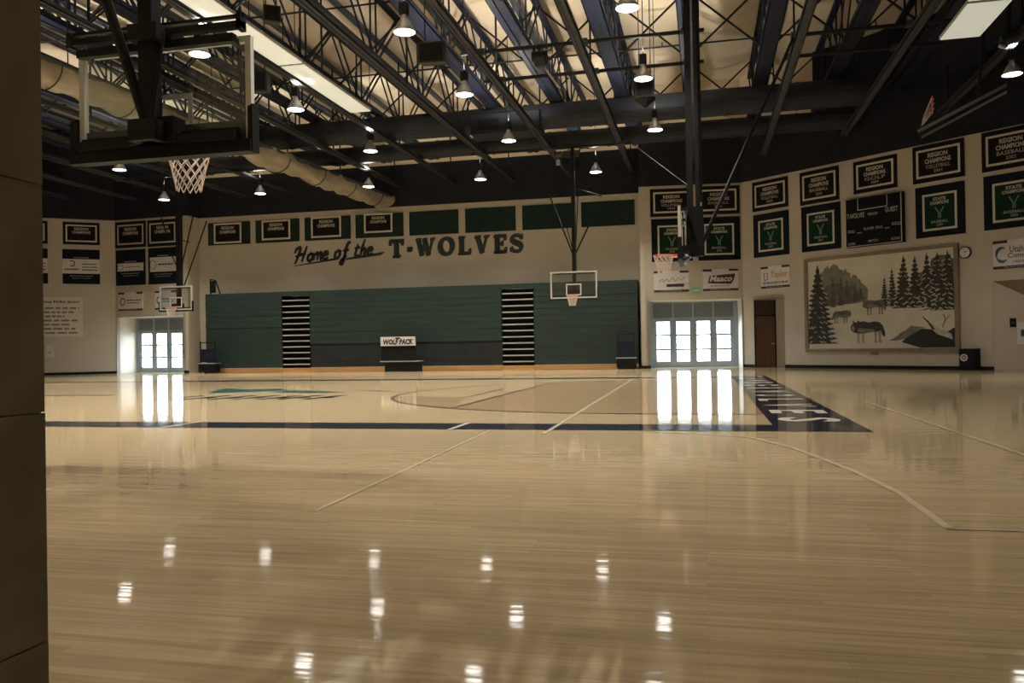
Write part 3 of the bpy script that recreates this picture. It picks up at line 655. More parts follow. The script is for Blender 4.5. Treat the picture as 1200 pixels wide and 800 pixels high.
def d_util(t, W_, H_):
    for a0, a1, c in ((.35*PI, 1.15*PI, (.05, .08, .22)), (1.1*PI, 1.75*PI, (.02, .20, .18))):
        m = MB(); m.ribbon([(W_*.17+.11*W_*math.cos(a0+(a1-a0)*i/8), H_*.50+.24*H_*math.sin(a0+(a1-a0)*i/8)) for i in range(9)], [.02, .05, .08, .10, .11, .10, .08, .05, .02], -.03, .005); m.build('logo_swoosh', mat('swoosh%.2f' % c[1], c, .6), t)
    m = MB(); add_text(m, 'Utah', W_*.42, H_*.56, W_*.24, H_*.22, y=-.036); add_text(m, 'Community', W_*.60, H_*.32, W_*.68, H_*.22, y=-.036); add_text(m, 'CREDIT UNION', W_*.60, H_*.19, W_*.5, H_*.08, y=-.036); m.build('lettering', mat('slate_print', (.10, .11, .13), .6), t)
sponsor(WR1, WR1.rect(766, 318, 807.5, 341.5), 'white sponsor sign with pink script above the doors, behind the hoop net', d_script)
sponsor(WR1, WR1.rect(823.3, 315.8, 865.3, 340), 'white sponsor sign with slanted dark Maaco logo above the glass doors', d_maaco)
sponsor(WR2, WR2.rect(891.9, 313.2, 926, 335.8), 'white sponsor sign with orange script name above the brown door', d_taylor)
ru = WR2.rect(1163.8, 283, 1190, 314); sponsor(WR2, (ru[0], ru[0]+1.75, ru[2], ru[3]), 'white Utah Community sponsor sign with blue and teal swoosh', d_util)
sponsor(WL2, WL2.rect(139, 343, 168, 363.5), 'white sponsor sign with dark ring logo above the glass corner doors', d_ring)
sponsor(WL2, WL2.rect(182, 341.2, 208, 362), 'white sponsor sign behind the far hung glass backboard', d_ring)
# fight song sign
rs = WL1.rect(49, 348, 97.5, 394); rs = (rs[1]-3.0, rs[1], rs[2], rs[3])
t, W_, H_ = put(WL1, rs, 'fight_song_sign'); tag(t, 'white paper sign printed with the fight song above a wall panel', 'sign')
MB().box(0, W_, -.012, 0, 0, H_).build('sheet', mat('sign_paper', (.66, .62, .52), .8, var=.04), t)
m = MB(); add_text(m, 'Timpanogos Fight Song', W_*.5, H_*.83, W_*.9, H_*.09, y=-.014, bold=.03); m.build('title_lettering', ink_m, t)
m = MB()
for k, (a, b) in enumerate(((.08, .94), (.12, .86), (.25, .72), (.08, .92), (.14, .82), (.10, .88), (.12, .92))): m = MB(); bars(m, W_*a, W_*b, H_*(.70-.105*k), H_*.045, -.012, seed=30+k); m.build('verse_line', mat('faded_print', (.20, .18, .16), .8), t)
r = WL1.rect(54, 404.5, 63.3, 419); t, W_, H_ = put(WL1, r, 'wall_cabinet'); tag(t, 'small white wall cabinet below the fight song sign', 'cabinet')
MB().box(0, W_, -.12, 0, 0, H_).build('body', mat('cabinet_white', (.60, .58, .52), .5), t); MB().box(W_*.4, W_*.55, -.135, -.12, H_*.4, H_*.5).build('latch', grey_m, t)
# exit sign
r = WR1.rect(811.8, 337.3, 820.5, 343); t, W_, H_ = put(WR1, r, 'exit_sign'); tag(t, 'small green exit sign between two sponsor signs over the doors', 'sign')
MB().box(0, W_, -.08, 0, 0, H_).build('housing', exit_m, t); m = MB(); add_text(m, 'EXIT', W_/2, H_*.25, W_*.75, H_*.5, y=-.083, bold=.03); m.build('lettering', mat('exit_letters', (.5, .7, .5), .5, emit=(.6, 1, .6), es=.06), t)
# scoreboard
r = WR2.rect(994.4, 235.5, 1061.3, 283.5); t, W_, H_ = put(WR2, r, 'scoreboard'); tag(t, 'black wall scoreboard lettered T-WOLVES and GUEST above the mural', 'scoreboard')
MB().box(0, W_, -.20, 0, 0, H_).build('case', mat('scoreboard_black', (.005, .005, .008), .6, spec=.15), t)
e = .012; m = MB(); m.box(W_-.05, W_-.02, -.212, -.2, .02, H_-.02); m.box(.02, W_-.05, -.212, -.2, .02, .04)
m.box(W_*.22, W_*.22+.02, -.212, -.2, H_*.76, H_-.02); m.box(W_*.74, W_*.74+.02, -.212, -.2, H_*.76, H_-.02); m.box(W_*.22, W_*.74, -.212, -.2, H_*.75, H_*.765); m.build('trim_lines', cream_m, t)
m = MB()
for tx, a, b, w, h in (('T-WOLVES', .18, .60, .32, .10), ('PERIOD', .49, .615, .17, .055), ('GUEST', .82, .63, .22, .10), ('FOULS', .10, .30, .13, .06), ('BONUS', .25, .27, .08, .03), ('PLAYER  FOUL', .50, .325, .34, .055), ('BONUS', .74, .30, .08, .03), ('FOULS', .90, .35, .15, .06), ('SCORE', .10, .05, .13, .05), ('MATCH', .49, .07, .17, .05), ('SCORE', .88, .06, .15, .05)):
    add_text(MB(), tx, W_*a, H_*b, W_*w, H_*h, y=-.206, bold=.02).build('lettering', mat('scoreboard_lettering', (.42, .41, .36), .7), t)
# clock
u, z = WR2.uz(1131.8, 296); t = tag(empty('wall_clock', WR2.pt(u, z), WR2.rz), 'round wall clock with dark rim at the mural corner', 'clock')
m = MB(); n = 24; R = .20
m.add([(R*math.cos(2*PI*i/n), -y, R*math.sin(2*PI*i/n)) for y in (0, .10) for i in range(n)], [(i, (i+1) % n, n+(i+1) % n, n+i) for i in range(n)]); m.ribbon([(R*.97*math.cos(2*PI*i/n), R*.97*math.sin(2*PI*i/n)) for i in range(n+1)], .03, -.09, .012, False); m.build('rim', dark_m, t)
MB().poly([(.185*math.cos(2*PI*i/n), .185*math.sin(2*PI*i/n)) for i in range(n)], -.085, .006).build('dial', white_m, t)
MB().ribbon([(0, 0), (.10, .06)], .02, -.093, .004, False).ribbon([(0, 0), (-.03, .15)], .014, -.093, .004, False).build('hands', ink_m, t)
# loudspeaker on the floor under the clock
u0 = WR2.uz(1132.3, 420)[0]; u1 = WR2.uz(1150.4, 420)[0]; t = tag(empty('loudspeaker', WR2.pt(u0, 0, .50), WR2.rz), 'black loudspeaker box with white cone on the floor below the clock', 'loudspeaker')
W_ = u1-u0; MB().box(0, W_, 0, .42, 0.0, .74).build('cabinet', black_m, t)
m = MB(); m.ribbon([(W_*.32+.10*math.cos(2*PI*i/16), .44+.10*math.sin(2*PI*i/16)) for i in range(17)], .05, 0, .012, False); m.poly([(W_*.32+.04*math.cos(2*PI*i/10), .44+.04*math.sin(2*PI*i/10)) for i in range(10)], 0, .01); m.build('cone', white_m, t)
# small boxes in the niche
for px, py, w, h, mm, nm, lb, ct in ((1187, 378, .18, .30, black_m, 'card_reader', 'small black wall box in the niche past the mural', 'box'), (1199, 390, .34, .74, white_m, 'wall_panel', 'white wall panel in the niche beside a small black box', 'panel')):
    ua, za = WR2.uz(px, py); ub = (ua-r2a[0]); sl = 1.58/(r2a[1]-r2a[0])
    wn = Wall(Vector(WR2.pt(r2a[0], 0, -.02)).to_2d(), Vector(WR2.pt(r2a[1], 0, -1.6)).to_2d()); uu, zz = wn.uz(px, py)
    t = tag(empty(nm, wn.pt(uu-w/2, zz-h/2), wn.rz), lb, ct); MB().box(0, w, -.08, 0, 0, h).build('case', mm, t); MB().box(w*.3, w*.7, -.09, -.08, h*.35, h*.65).build('faceplate', grey_m, t)

# ---------------------------------------------------------------- snow mural
r = WR2.rect(943.8, 303.9, 1125.6, 411.5); t, W_, H_ = put(WR2, r, 'snow_mural'); tag(t, 'large framed mural of wolves walking through snowy fir woods', 'mural')
sky_m = mat('mural_snow', (.60, .555, .44), .7, var=.08, scale=.9)
fir_m = mat('mural_fir', (.034, .032, .026), .8, var=.35, scale=5)
mist_m = mat('mural_mist', (.18, .17, .135), .8, var=.3, scale=3)
snow_m = mat('mural_snowload', (.46, .43, .35), .8, var=.2, scale=6)
wolf_m = mat('mural_wolf', (.045, .037, .028), .8, var=.4, scale=9)
leg_m = mat('mural_wolf_pale', (.30, .265, .20), .8, var=.2, scale=9)
MB().box(0, W_, -.05, 0, 0, H_).build('canvas', sky_m, t)
fm = mat('mural_frame_wood', (.22, .165, .10), .6, var=.2, scale=4); fw_ = .13
for bx_ in ((-.02, W_+.02, -.10, -.02, 0, fw_), (-.02, W_+.02, -.10, -.02, H_-fw_, H_), (-.02, fw_, -.10, -.02, fw_, H_-fw_), (W_-fw_, W_+.02, -.10, -.02, fw_, H_-fw_)): MB().box(*bx_).build('frame_rail', fm, t)
def clampx(x): return min(max(x, fw_), W_-fw_)
def clampz(z): return min(max(z, fw_), H_-fw_)
def fir(cx, z0, h, w, n, y, seed, m=fir_m, snow=True):
    rr = random.Random(seed); L = []; Rr = []
    for k in range(n+1):
        f = k/n; ww = w*(f**.9)/2; z = z0+h*(1-f)
        L += [(cx-ww*.55, z+h*.01), (cx-ww-rr.uniform(0, .04), z-h*.03)]; Rr += [(cx+ww*.55, z+h*.01), (cx+ww+rr.uniform(0, .04), z-h*.03)]
    pts = [(cx, z0+h)]+Rr[2:]+L[2:][::-1]
    o = MB().poly([(clampx(a), clampz(b)) for a, b in pts], y, .002).build('painted_fir', m, t)
    if snow:
        s = MB()
        for k in range(2, n+1):
            f = k/n; ww = w*f/2; z = z0+h*(1-f); q = max(2, int(ww*9))
            for j in range(q):
                x = cx-ww+2*ww*(j+rr.uniform(.1, .9))/q; l = rr.uniform(.05, .12)*(1+ww); d = -1 if x < cx else 1
                pp = [(x, z+.03), (x+d*l, z-.03*l/.1), (x+d*l*.9, z-.055*l/.1), (x-d*.02, z+.0)]
                if all(fw_ < a < W_-fw_ and fw_ < b < H_-fw_ for a, b in pp): s.poly(pp, y-.002, .002)
        s.build('painted_snow', snow_m, o)['kind'] = 'stuff'
def crown(cx, cz, rx, rz, m, y, seed, lo=None):
    rr = random.Random(seed); pts = []
    for i in range(34):
        a = 2*PI*i/34; k = rr.uniform(.84, 1.08); z = cz+rz*k*math.sin(a)
        pts.append((clampx(cx+rx*k*math.cos(a)), clampz(max(z, lo) if lo else z)))
    return MB().poly(pts, y, .002).build('painted_crown', m, t)
mist2_m = mat('mural_mist_dark', (.115, .108, .085), .8, var=.35, scale=4)
# misty wood behind the big fir, firs and water on the other side
for k, (x, z, rx, rz, m) in enumerate(((2.45, 2.20, .28, .42, mist_m), (2.15, 2.35, .36, .62, mist_m), (1.0, 2.55, .42, .85, mist_m), (1.75, 2.45, .42, .78, mist_m), (1.35, 2.55, .45, .90, mist_m), (1.9, 2.15, .55, .40, mist2_m), (1.25, 2.15, .60, .55, mist2_m))): crown(x, z, rx, rz, m, -.050-.0006*k, 80+k, 1.75+.06*x)
for k, (x, h) in enumerate(((1.25, 1.2), (1.6, 1.15), (1.85, .95), (2.2, .75), (2.42, .5))): fir(x, 1.80+.05*k, h, .30, 8, -.0545, 60+k, mat('mural_mist_fir', (.085, .08, .064), .8, var=.3), False)
fir(.58, .42, 3.1, 1.75, 16, -.057, 3)
crown(5.55, 2.55, .60, 1.0, mist2_m, -.0505, 95, 1.75); crown(4.9, 2.2, .55, .75, mist2_m, -.0511, 96, 1.75)
for k, (x, z, h, w) in enumerate(((3.38, 1.70, 1.10, .40), (3.68, 1.72, 1.40, .52), (4.12, 1.66, 1.90, .95), (4.55, 1.64, 1.86, .85), (4.98, 1.66, 1.92, .80), (5.36, 1.55, 2.0, 1.15), (5.72, 1.52, 2.05, 1.2))): fir(x, z, h, w, 12, -.0525-.0006*k, 20+k)
MB().poly([(4.0, .35), (4.3, .62), (4.55, .85), (5.2, .78), (5.55, .62), (5.95, .86), (5.95, .14), (4.7, .14)], -.052, .003).build('painted_water', mat('mural_water', (.020, .019, .016), .7, var=.3), t)
MB().poly([(3.5, .42), (3.8, .55), (4.0, .72), (4.2, .80), (4.35, .95), (4.65, .90), (4.9, .88), (4.6, .74), (4.4, .62), (4.15, .48), (3.8, .40)], -.055, .002).build('painted_bank', mist_m, t)
MB().poly([(4.95, .95), (5.3, .62), (5.85, .42), (5.8, .62), (5.45, .78), (5.1, 1.0)], -.055, .002).build('painted_bank', snow_m, t)
MB().ribbon([(4.8, 1.25), (5.0, 1.05), (5.2, .78)], [.03, .06, .08], -.056, .002).build('painted_branch', wolf_m, t)
MB().ribbon([(5.5, .85), (5.6, 1.15), (5.52, 1.32)], .03, -.056, .002).ribbon([(5.58, 1.08), (5.78, 1.28)], .022, -.056, .002).build('painted_branch', wolf_m, t)
def wolfp(x, z, s, face=-1, fur=wolf_m, pale=leg_m):
    f = face; Q = lambda L: [(x+f*a*s, z+b*s) for a, b in L]
    ob = MB().poly(Q([(.78, .52), (.80, .70), (.70, .82), (.70, .95), (.62, .86), (.52, .86), (.47, .96), (.40, .88), (.2, .90), (0, .84), (-.25, .88), (-.48, .84), (-.62, .70), (-.72, .40), (-.70, .22), (-.60, .30), (-.54, .50), (-.40, .46), (-.1, .44), (.15, .40), (.40, .40), (.58, .42), (.66, .44)]), -.058, .003).build('painted_wolf', fur, t)
    for a, w in ((-.48, .16), (-.30, .13), (.26, .15), (.46, .14)): MB().poly(Q([(a-w*.6, .52), (a+w*.6, .52), (a+w*.25, .22), (a+w*.35, 0), (a-w*.45, 0), (a-w*.3, .22)]), -.0572, .002).build('wolf_leg', pale, ob)
    MB().poly(Q([(.76, .56), (.74, .70), (.66, .74), (.62, .60), (.66, .48)]), -.061, .002).build('wolf_face', pale, ob)
    MB().poly(Q([(.1, .60), (.45, .62), (.5, .48), (.2, .42), (-.3, .48), (-.2, .56)]), -.061, .002).build('wolf_flank', mist_m, ob)
wolfp(2.72, .34, .92, -1); wolfp(1.58, 1.12, .55, 1, mist2_m, mist_m); wolfp(2.98, 1.40, .62, -1, mist2_m, mist_m)
MB().box(W_*.46, W_*.50, -.09, -.02, -.12, 0).build('bracket', fm, t)

# ---------------------------------------------------------------- basketball backstops
def net_geo(mb, cx, cy, z, r=.225, h=.42, n=12, rad=.006, rows=6):
    def P_(i, k):
        f = k/rows; rr = r*(1-.46*f**.8); a = 2*PI*(i+.5*(k % 2))/n; return (cx+rr*math.cos(a), cy+rr*math.sin(a), z-h*f)
    for i in range(n):
        for k in range(rows):
            j = i if k % 2 == 0 else i+1
            mb.path([P_(i, k), P_(i if k % 2 == 0 else i, k+1)], rad, 4)
            mb.path([P_(i, k), P_((i-1) if k % 2 == 0 else i+1, k+1)], rad, 4)
def backstop(loc, rz, label, bw=1.83, mast=8.8, mastw=.14, big=False, tilt=0.0, braces=(), netr=.006, pipes=True):
    t = tag(empty('basketball_backstop', loc, rz), label, 'basketball hoop', 'hung basketball backstops')
    z0, z1 = 2.93, 4.0; h = bw/2
    MB().box(-h+.04, h-.04, -.008, .008, z0+.04, z1-.04).build('glass_pane', board_m, t)
    f = MB(); f.box(-h, -h+.06, -.03, .03, z0, z1); f.box(h-.06, h, -.03, .03, z0, z1); f.box(-h+.06, h-.06, -.03, .03, z0, z0+.06); f.box(-h+.06, h-.06, -.03, .03, z1-.06, z1); f.build('board_frame', bframe_m, t)
    q = MB(); a = .305; q.box(-a, -a+.05, -.012, -.008, 3.05, 3.51); q.box(a-.05, a, -.012, -.008, 3.05, 3.51); q.box(-a+.05, a-.05, -.012, -.008, 3.46, 3.51); q.box(-a+.05, a-.05, -.012, -.008, 3.05, 3.10); q.build('target_square', white_m, t)
    p = MB(); p.box(-h-.03, h+.03, -.05, .05, z0-.06, z0); p.box(-h-.035, -h, -.05, .05, z0-.06, z0+.40); p.box(h, h+.035, -.05, .05, z0-.06, z0+.40); p.build('edge_padding', blackpad_m, t)
    rm = MB(); cy = -.15-.229; rm.path([(.229*math.cos(2*PI*i/24), cy+.229*math.sin(2*PI*i/24), 3.05) for i in range(24)], .011, 6, True)
    rm.bar((-.08, -.02, 3.0), (-.10, cy+.19, 3.045), .02).bar((.08, -.02, 3.0), (.10, cy+.19, 3.045), .02).box(-.10, .10, -.17, -.012, 3.0, 3.06); R_ = rm.build('rim', rim_m, t, smooth=False)
    nb = MB(); net_geo(nb, 0, cy, 3.045, rad=netr); nb.build('net', net_m, R_)
    s = MB(); yb = .22; s.box(-mastw/2, mastw/2, yb-mastw/2, yb+mastw/2, z0+.05, mast)
    if not big: s.box(-mastw/2+.3*0, mastw/2, yb+.12, yb+.2, z1, mast)
    s.build('mast', dark_m, t)
    s = MB(); s.box(-h+.1, h-.1, .10, .18, z1-.10, z1-.02); s.box(-h+.1, h-.1, .10, .18, z0+.05, z0+.13); s.box(-.25, .25, .03, .22, z0+.05, z0+.30)
    for sg in (-1, 1): s.bar((sg*(h-.15), .14, z1-.06), (sg*(h-.15), .02, z1-.06), .06); s.bar((sg*(h-.15), .14, z0+.1), (sg*(h-.15), .02, z0+.1), .06)
    s.build('support_frame', dark_m, t)
    for p0, p1, w in braces: MB().tube(p0, p1, w/2, 8).build('brace', dark_m, t)
    return t
far = atY(672.5, 349, 32.3)
backstop((far.x, 32.3, 0), 0, 'hung basketball hoop with white framed glass board before the bleachers', 1.86, 8.9, .14,
    braces=(((-.05, .25, 4.7), (-1.0, .4, 7.2), .06), ((.05, .25, 4.7), (.62, .4, 5.9), .06), ((-.06, .3, 4.9), (-.35, .4, 6.0), .035), ((.06, .3, 4.9), (.28, .4, 8.9), .04), ((.1, .25, 7.3), (1.15, .3, 6.95), .05)), netr=.010)
fl_ = atY(206.5, 364, 32.3)
backstop((fl_.x, 32.3, 0), 0, 'hung basketball hoop with glass board before the glass corner doors', 1.62, 8.9, .16,
    braces=(((.2, .3, 4.0), (1.25, .5, 6.9), .06), ((.05, .25, 4.6), (.66, .4, 7.2), .06), ((.05, .3, 6.1), (.45, .4, 5.95), .04), ((-.05, .3, 4.7), (-.6, .4, 5.7), .05), ((-.65, .3, 6.4), (-.9, .3, 7.1), .07)), netr=.010)
mh = backstop((-.46, 18.8, 0), -PI/2, 'hung basketball hoop seen edge on before the four leaf doors', 1.83, 8.9, .14,
    braces=(((0, .34, 3.0), (-4.2, 2.91, 9.1), .085), ((0, .42, 4.2), (0, .42, 8.9), .14), ((0, .22, 4.55), (-10.2, -2.9, 8.95), .018)), netr=.009)
MB().box(-.09, .09, .14, .5, 3.0, 4.1).build('padded_gooseneck', black_m, mh)
for z in (3.92, 3.0): MB().box(-.93, -.88, .05, .11, z-.06, z+.22).build('board_clip', alu_m, mh)
nb = backstop((-5.16, 7.2, 0.10), PI, 'near hung basketball hoop with black padding, seen from behind', 1.93, 8.95, .15, big=True,
    braces=(((.03, .26, 3.2), (.48, .34, 4.65), .10), ((.48, .34, 4.65), (1.7, .5, 8.9), .10), ((-.05, .30, 3.1), (-.22, .30, 4.0), .03)), netr=.0055)
p = MB(); h = .965
p.box(-h-.04, h+.04, .05, .13, 2.86, 2.98); p.box(-h-.05, -h, .0, .1, 2.87, 3.30); p.box(h, h+.05, .0, .1, 2.87, 3.30); p.build('thick_padding', blackpad_m, nb)
p = MB(); p.box(-h, h, .12, .20, 4.02, 4.08); p.box(-h, h, .14, .18, 4.12, 4.15); p.box(-h, -h+.05, .1, .2, 4.0, 4.15); p.box(h-.05, h, .1, .2, 4.0, 4.15); p.box(-.16, .16, .1, .34, 3.95, 4.10); p.box(-.15, .15, .08, .36, 2.98, 3.18); p.box(-h+.1, -.16, .06, .12, 3.06, 3.10); p.box(.16, h-.1, .06, .12, 3.06, 3.10); p.build('cross_bar', dark_m, nb)
MB().box(-h+.05, -.2, -.03, .0, 2.99, 3.2).box(.2, h-.05, -.03, .0, 2.99, 3.2).build('lower_rail', grey_m, nb)
# a backstop folded up under the roof on the right
t = tag(empty('folded_backstop', (6.6, 24.0, 7.2)), 'basketball backstop folded up under the dark roof above the mural wall', 'basketball hoop')
MB().bar((-.9, 0, -.55), (1.3, .2, .55), .08).bar((-.75, .3, -.65), (1.4, .5, .45), .06).build('folded_mast', alu_m, t)
MB().path([(-.55+.05*math.cos(2*PI*i/16), .23*math.cos(2*PI*i/16), .12+.23*math.sin(2*PI*i/16)) for i in range(16)], .014, 5, True).build('rim', rim_m, t)
m = MB()
for i in range(10): a = 2*PI*i/10; m.path([(-.55, .22*math.cos(a), .12+.22*math.sin(a)), (-.75, .14*math.cos(a)+.02, -.25+.10*math.sin(a)), (-.8, .1*math.cos(a), -.4)], .008, 4)
m.build('net', net_m, t)
MB().bar((.6, .1, .3), (.9, .2, 3.25), .06).build('hanger', dark_m, t)

# ---------------------------------------------------------------- roof structure
def yend(x):
    if x > R1b.x: return R1b.y+(x-R1b.x)*(R2e.y-R1b.y)/(R2e.x-R1b.x)
    if x > R1a.x: return R1a.y
    if x < L2a.x: return L2a.y+(x-L2a.x)*(L2a.y-L1s.y)/(L2a.x-L1s.x)
    if x < L2b.x: return L2b.y
    return YF
YS = 9.0; ZA = 10.2; ZTC = 12.42
def truss(x, zc, cw, ch, panel, sep, m, mw, name, label, cat, group, y_off):
    ye = yend(x)-.35
    if ye < YS+6: return
    t = tag(empty(name, (x, YS, zc)), label, cat, group); Ln = ye-YS; H_ = ZTC-zc
    c = MB()
    for sg in (-1, 1):
        xo = sg*cw/2; c.box(min(xo, xo-sg*cw*.36), max(xo, xo-sg*cw*.36), 0, Ln, 0, .025); c.box(min(xo, xo-sg*.03), max(xo, xo-sg*.03), 0, Ln, .0, ch)
    y = .4
    c.box(-cw*.16, cw*.16, 0, Ln, .03, .045)
    c.build('bottom_chord', m, t)
    MB().box(-.11, .11, 0, Ln, H_-.05, H_+.05).build('top_chord', m, t)
    y = y_off
    if x < -22: y = Ln
    if name == 'roof_joist':
        while y < Ln: MB().bar((0, y, .08), (0, y, H_+.1), .05).build('hanger', mw, t); y += panel*2
    while y < Ln:
        for dy in (-panel/2, 0, panel/2):
            y2 = y+dy
            if 0 <= y2 <= Ln:
                w = MB()
                for sg in (-1, 1): w.bar((sg*sep, y+dy*.04, ch*.5), (sg*sep*(1 if dy else .9), y2, H_-.04), .05)
                w.build('web', mw, t)
        y += panel
NTH = ['first', 'second', 'third', 'fourth', 'fifth', 'sixth', 'seventh', 'eighth', 'ninth', 'tenth', 'eleventh', 'twelfth', 'thirteenth', 'fourteenth', 'fifteenth']
def nth(k): return 'above the edge-on hoop mast' if k == 0 else ('%s from the edge-on hoop mast toward the %s' % (NTH[abs(k)-1], 'curtain' if k < 0 else 'mural wall'))
for k in range(-14, 6):
    truss(-.32+2.447*k, ZA, .50, .16, 4.5, .10, navy_m, navy_m, 'roof_truss', 'heavy navy roof truss, '+nth(k), 'truss', 'heavy roof trusses', 2.2)
for k in range(-11, 5):
    truss(-.24+2.83*k, 8.95, .26, .12, 3.4, .06, grey_m, dark_m, 'roof_joist', 'slender grey roof joist, '+nth(k), 'joist', 'slender roof joists', 1.4)
# cross bracing rows between the heavy trusses
for yy in (20.3, 27.0, 34.3):
    for k in range(-13, 5):
        xa = -.32+2.447*k; xb = xa+2.447
        if yy > min(yend(xa), yend(xb))-.6: continue
        t = tag(empty('cross_brace', (xa, yy, ZA)), 'crossed brace %s, %s' % ({20.3: 'beside the edge-on hoop', 27.0: 'before the thick duct', 34.3: 'behind both ducts'}[yy], nth(k)), 'brace', 'cross braces in the roof')
        MB().bar((.1, 0, .1), (2.34, 0, 2.1), .055).build('diagonal', dark_m, t); MB().bar((.1, .06, 2.1), (2.34, .06, .1), .055).build('diagonal', dark_m, t)
# pipes carrying the backstops
for (xa, xb, y, z, r_, lbp) in ((-6.4, .15, 21.95, 9.18, .055, 'holding the hoist motor'), (-6.4, .15, 24.4, 9.18, .055, 'beyond the pipe with the hoist motor'), (2.4, 6.6, 23.0, 9.18, .055, 'where the edge-on hoop brace ends'), (2.4, 6.6, 24.7, 9.18, .055, 'just beyond the edge-on hoop brace end'), (-9.2, -2.6, 32.55, 8.955, .05, 'over the hoop before the bleachers'), (-26, -19, 32.55, 8.955, .05, 'over the hoop before the corner doors'), (-9, -1.5, 7.4, 8.95, .055, 'over the near hoop seen from behind')):
    t = tag(empty('support_pipe', (xa, y, z)), 'dark support pipe clamped across the slender joists, '+lbp, 'pipe', 'backstop support pipes')
    MB().tube((0, 0, 0), (xb-xa, 0, 0), r_, 8).build('pipe', dark_m, t)
    for k in range(-11, 5):
        x = -.24+2.83*k
        if xa < x < xb: MB().box(x-xa-.2, x-xa+.2, -.12, .12, -.05, .06).build('clamp', grey_m, t)
for y, z in ((28.6, 11.2), (17.5, 11.2), (23.6, 11.6)):
    t = tag(empty('sprinkler_pipe', (-30, y, z)), 'thin dark sprinkler pipe across the roof trusses '+{28.6: 'just before the thick duct', 17.5: 'near the edge-on hoop', 23.6: 'between the two support pipes'}[y], 'pipe', 'sprinkler pipes')
    e = min(8.5, R1b.x+(R1b.y-y)/.863-.3)
    MB().tube((0, 0, 0), (e+30, 0, 0), .03, 6).build('pipe', dark_m, t)
    for k in range(11): MB().tube((1.6+3.4*k, 0, .02), (1.6+3.4*k, 0, .16), .022, 6).build('sprinkler_head', dark_m, t)
# ducts
def duct(y, z, r_, xa, xb, label):
    t = tag(empty('air_duct', (xa, y, z)), label, 'duct'); n = 20
    vs = []; L = xb-xa
    m = MB(); m.tube((0, 0, 0), (L, 0, 0), r_, n); m.build('duct_body', duct_m, t, smooth=False)
    k = 1.2
    while k < L:
        MB().tube((k-.03, 0, 0), (k+.03, 0, 0), r_+.025, n).build('seam_ring', duct_m, t); k += 2.4
    return t
dk = duct(30.15, 9.58, .47, -19.5, min(5.5, R1b.x+(R1b.y-30.9)/.863), 'thick dark round duct crossing below the heavy roof trusses')
duct(33.35, 9.46, .36, -24, R1b.x+(R1b.y-34.2)/.863, 'slimmer dark round duct nearer the back wall')
jb = MB().box(11.2, 13.8, -.6, .5, -.62, .1).build('junction_box', duct_m, dk); MB().box(11.5, 12.3, -.66, -.6, -.5, -.1).build('register', dark_m, jb)
# rolled divider curtain along the trusses
t = tag(empty('divider_curtain', (-16.52, 16.6, 8.3), math.radians(-3.4)), 'rolled tan divider curtain hanging under the roof up to the back wall', 'curtain')
m = MB(); n = 14; ny_ = 60; L = YF-.3-16.6
for j in range(ny_+1):
    y = L*j/ny_; f = .06*math.sin(j*1.7)+.05*math.sin(j*.63)
    for i in range(n+1):
        a = PI*(-.08+1.16*i/n); rr = .52+.05*math.sin(3*a+j*.5)+f
        m.v.append((-rr*math.cos(a)*1.0, y, .12-rr*.85*math.sin(a)))
for j in range(ny_):
    for i in range(n): q = j*(n+1)+i; m.f.append((q, q+1, q+n+2, q+n+1))
m.build('rolled_fabric', curt_m, t, smooth=True)
for yr in (2.2, 8.3, 15.2, 19.5): MB().tube((0, yr, .2), (0, yr, 4.42), .015, 5).build('hanger_rod', dark_m, t)
for sx in (-.52, .0, .52): MB().tube((sx, 0, .2), (sx, L, .2), .06, 8).build('batten_pipe', grey_m, t)
MB().box(-.50, .50, 0, L, .14, .18).build('top_flap', dark_m, t)
for k in range(8): MB().path([(-.62*math.cos(PI*i/10), 1.4+2.7*k, .14-.58*math.sin(PI*i/10)) for i in range(11)], .02, 4).build('lifting_strap', dark_m, t)
# boxes hung in the roof
def hbox(loc, s, label, name='hanging_speaker', rz=0.0, cone=False):
    t = tag(empty(name, loc, rz), label, 'loudspeaker', 'dark boxes hung in the roof'); a, b, c = s
    m = MB(); m.add([(-a/2, -b/2, -c/2), (a/2, -b/2, -c/2), (a/2*.85, b/2, -c/2*.7), (-a/2*.85, b/2, -c/2*.7), (-a/2, -b/2, c/2), (a/2, -b/2, c/2), (a/2*.85, b/2, c/2), (-a/2*.85, b/2, c/2)], [(3,2,1,0),(4,5,6,7),(0,1,5,4),(1,2,6,5),(2,3,7,6),(3,0,4,7)])
    m.build('cabinet', mat('speaker_case', (.030, .030, .026), .7), t); MB().box(-a*.42, a*.42, -b/2-.01, -b/2, -c*.42, c*.42).build('grille', black_m, t)
    MB().tube((-a*.3, 0, c/2), (-a*.3, 0, 12.71-loc[2]), .015, 5).tube((a*.3, 0, c/2), (a*.3, 0, 12.71-loc[2]), .015, 5).build('hanger_rods', dark_m, t)
    if cone: MB().lathe([(.01, -c/2-.25), (.3, -c/2)], 0, 0, 10).build('horn', dark_m, t)
hbox((-6.56, 20.0, 8.50), (.72, .5, .52), 'dark olive speaker box hanging beside a slender joist', rz=.1)
hbox((-1.47, 23.3, 8.15), (.52, .5, .5), 'dark speaker box with pointed horn behind a lamp near the hoop mast', cone=True)
hbox((-12.0, 20.85, 8.5), (.70, .5, .55), 'dark speaker box behind the near hoop board and the white reflection strips', rz=.2)
hbox((-10.3, 18.6, 9.35), (.42, .42, .4), 'small tilted dark speaker above the white reflection strips', rz=.6)
t = tag(empty('hoist_motor', (-4.2, 22.1, 8.95)), 'greasy hoist motor with cable hanging from a support pipe', 'hoist')
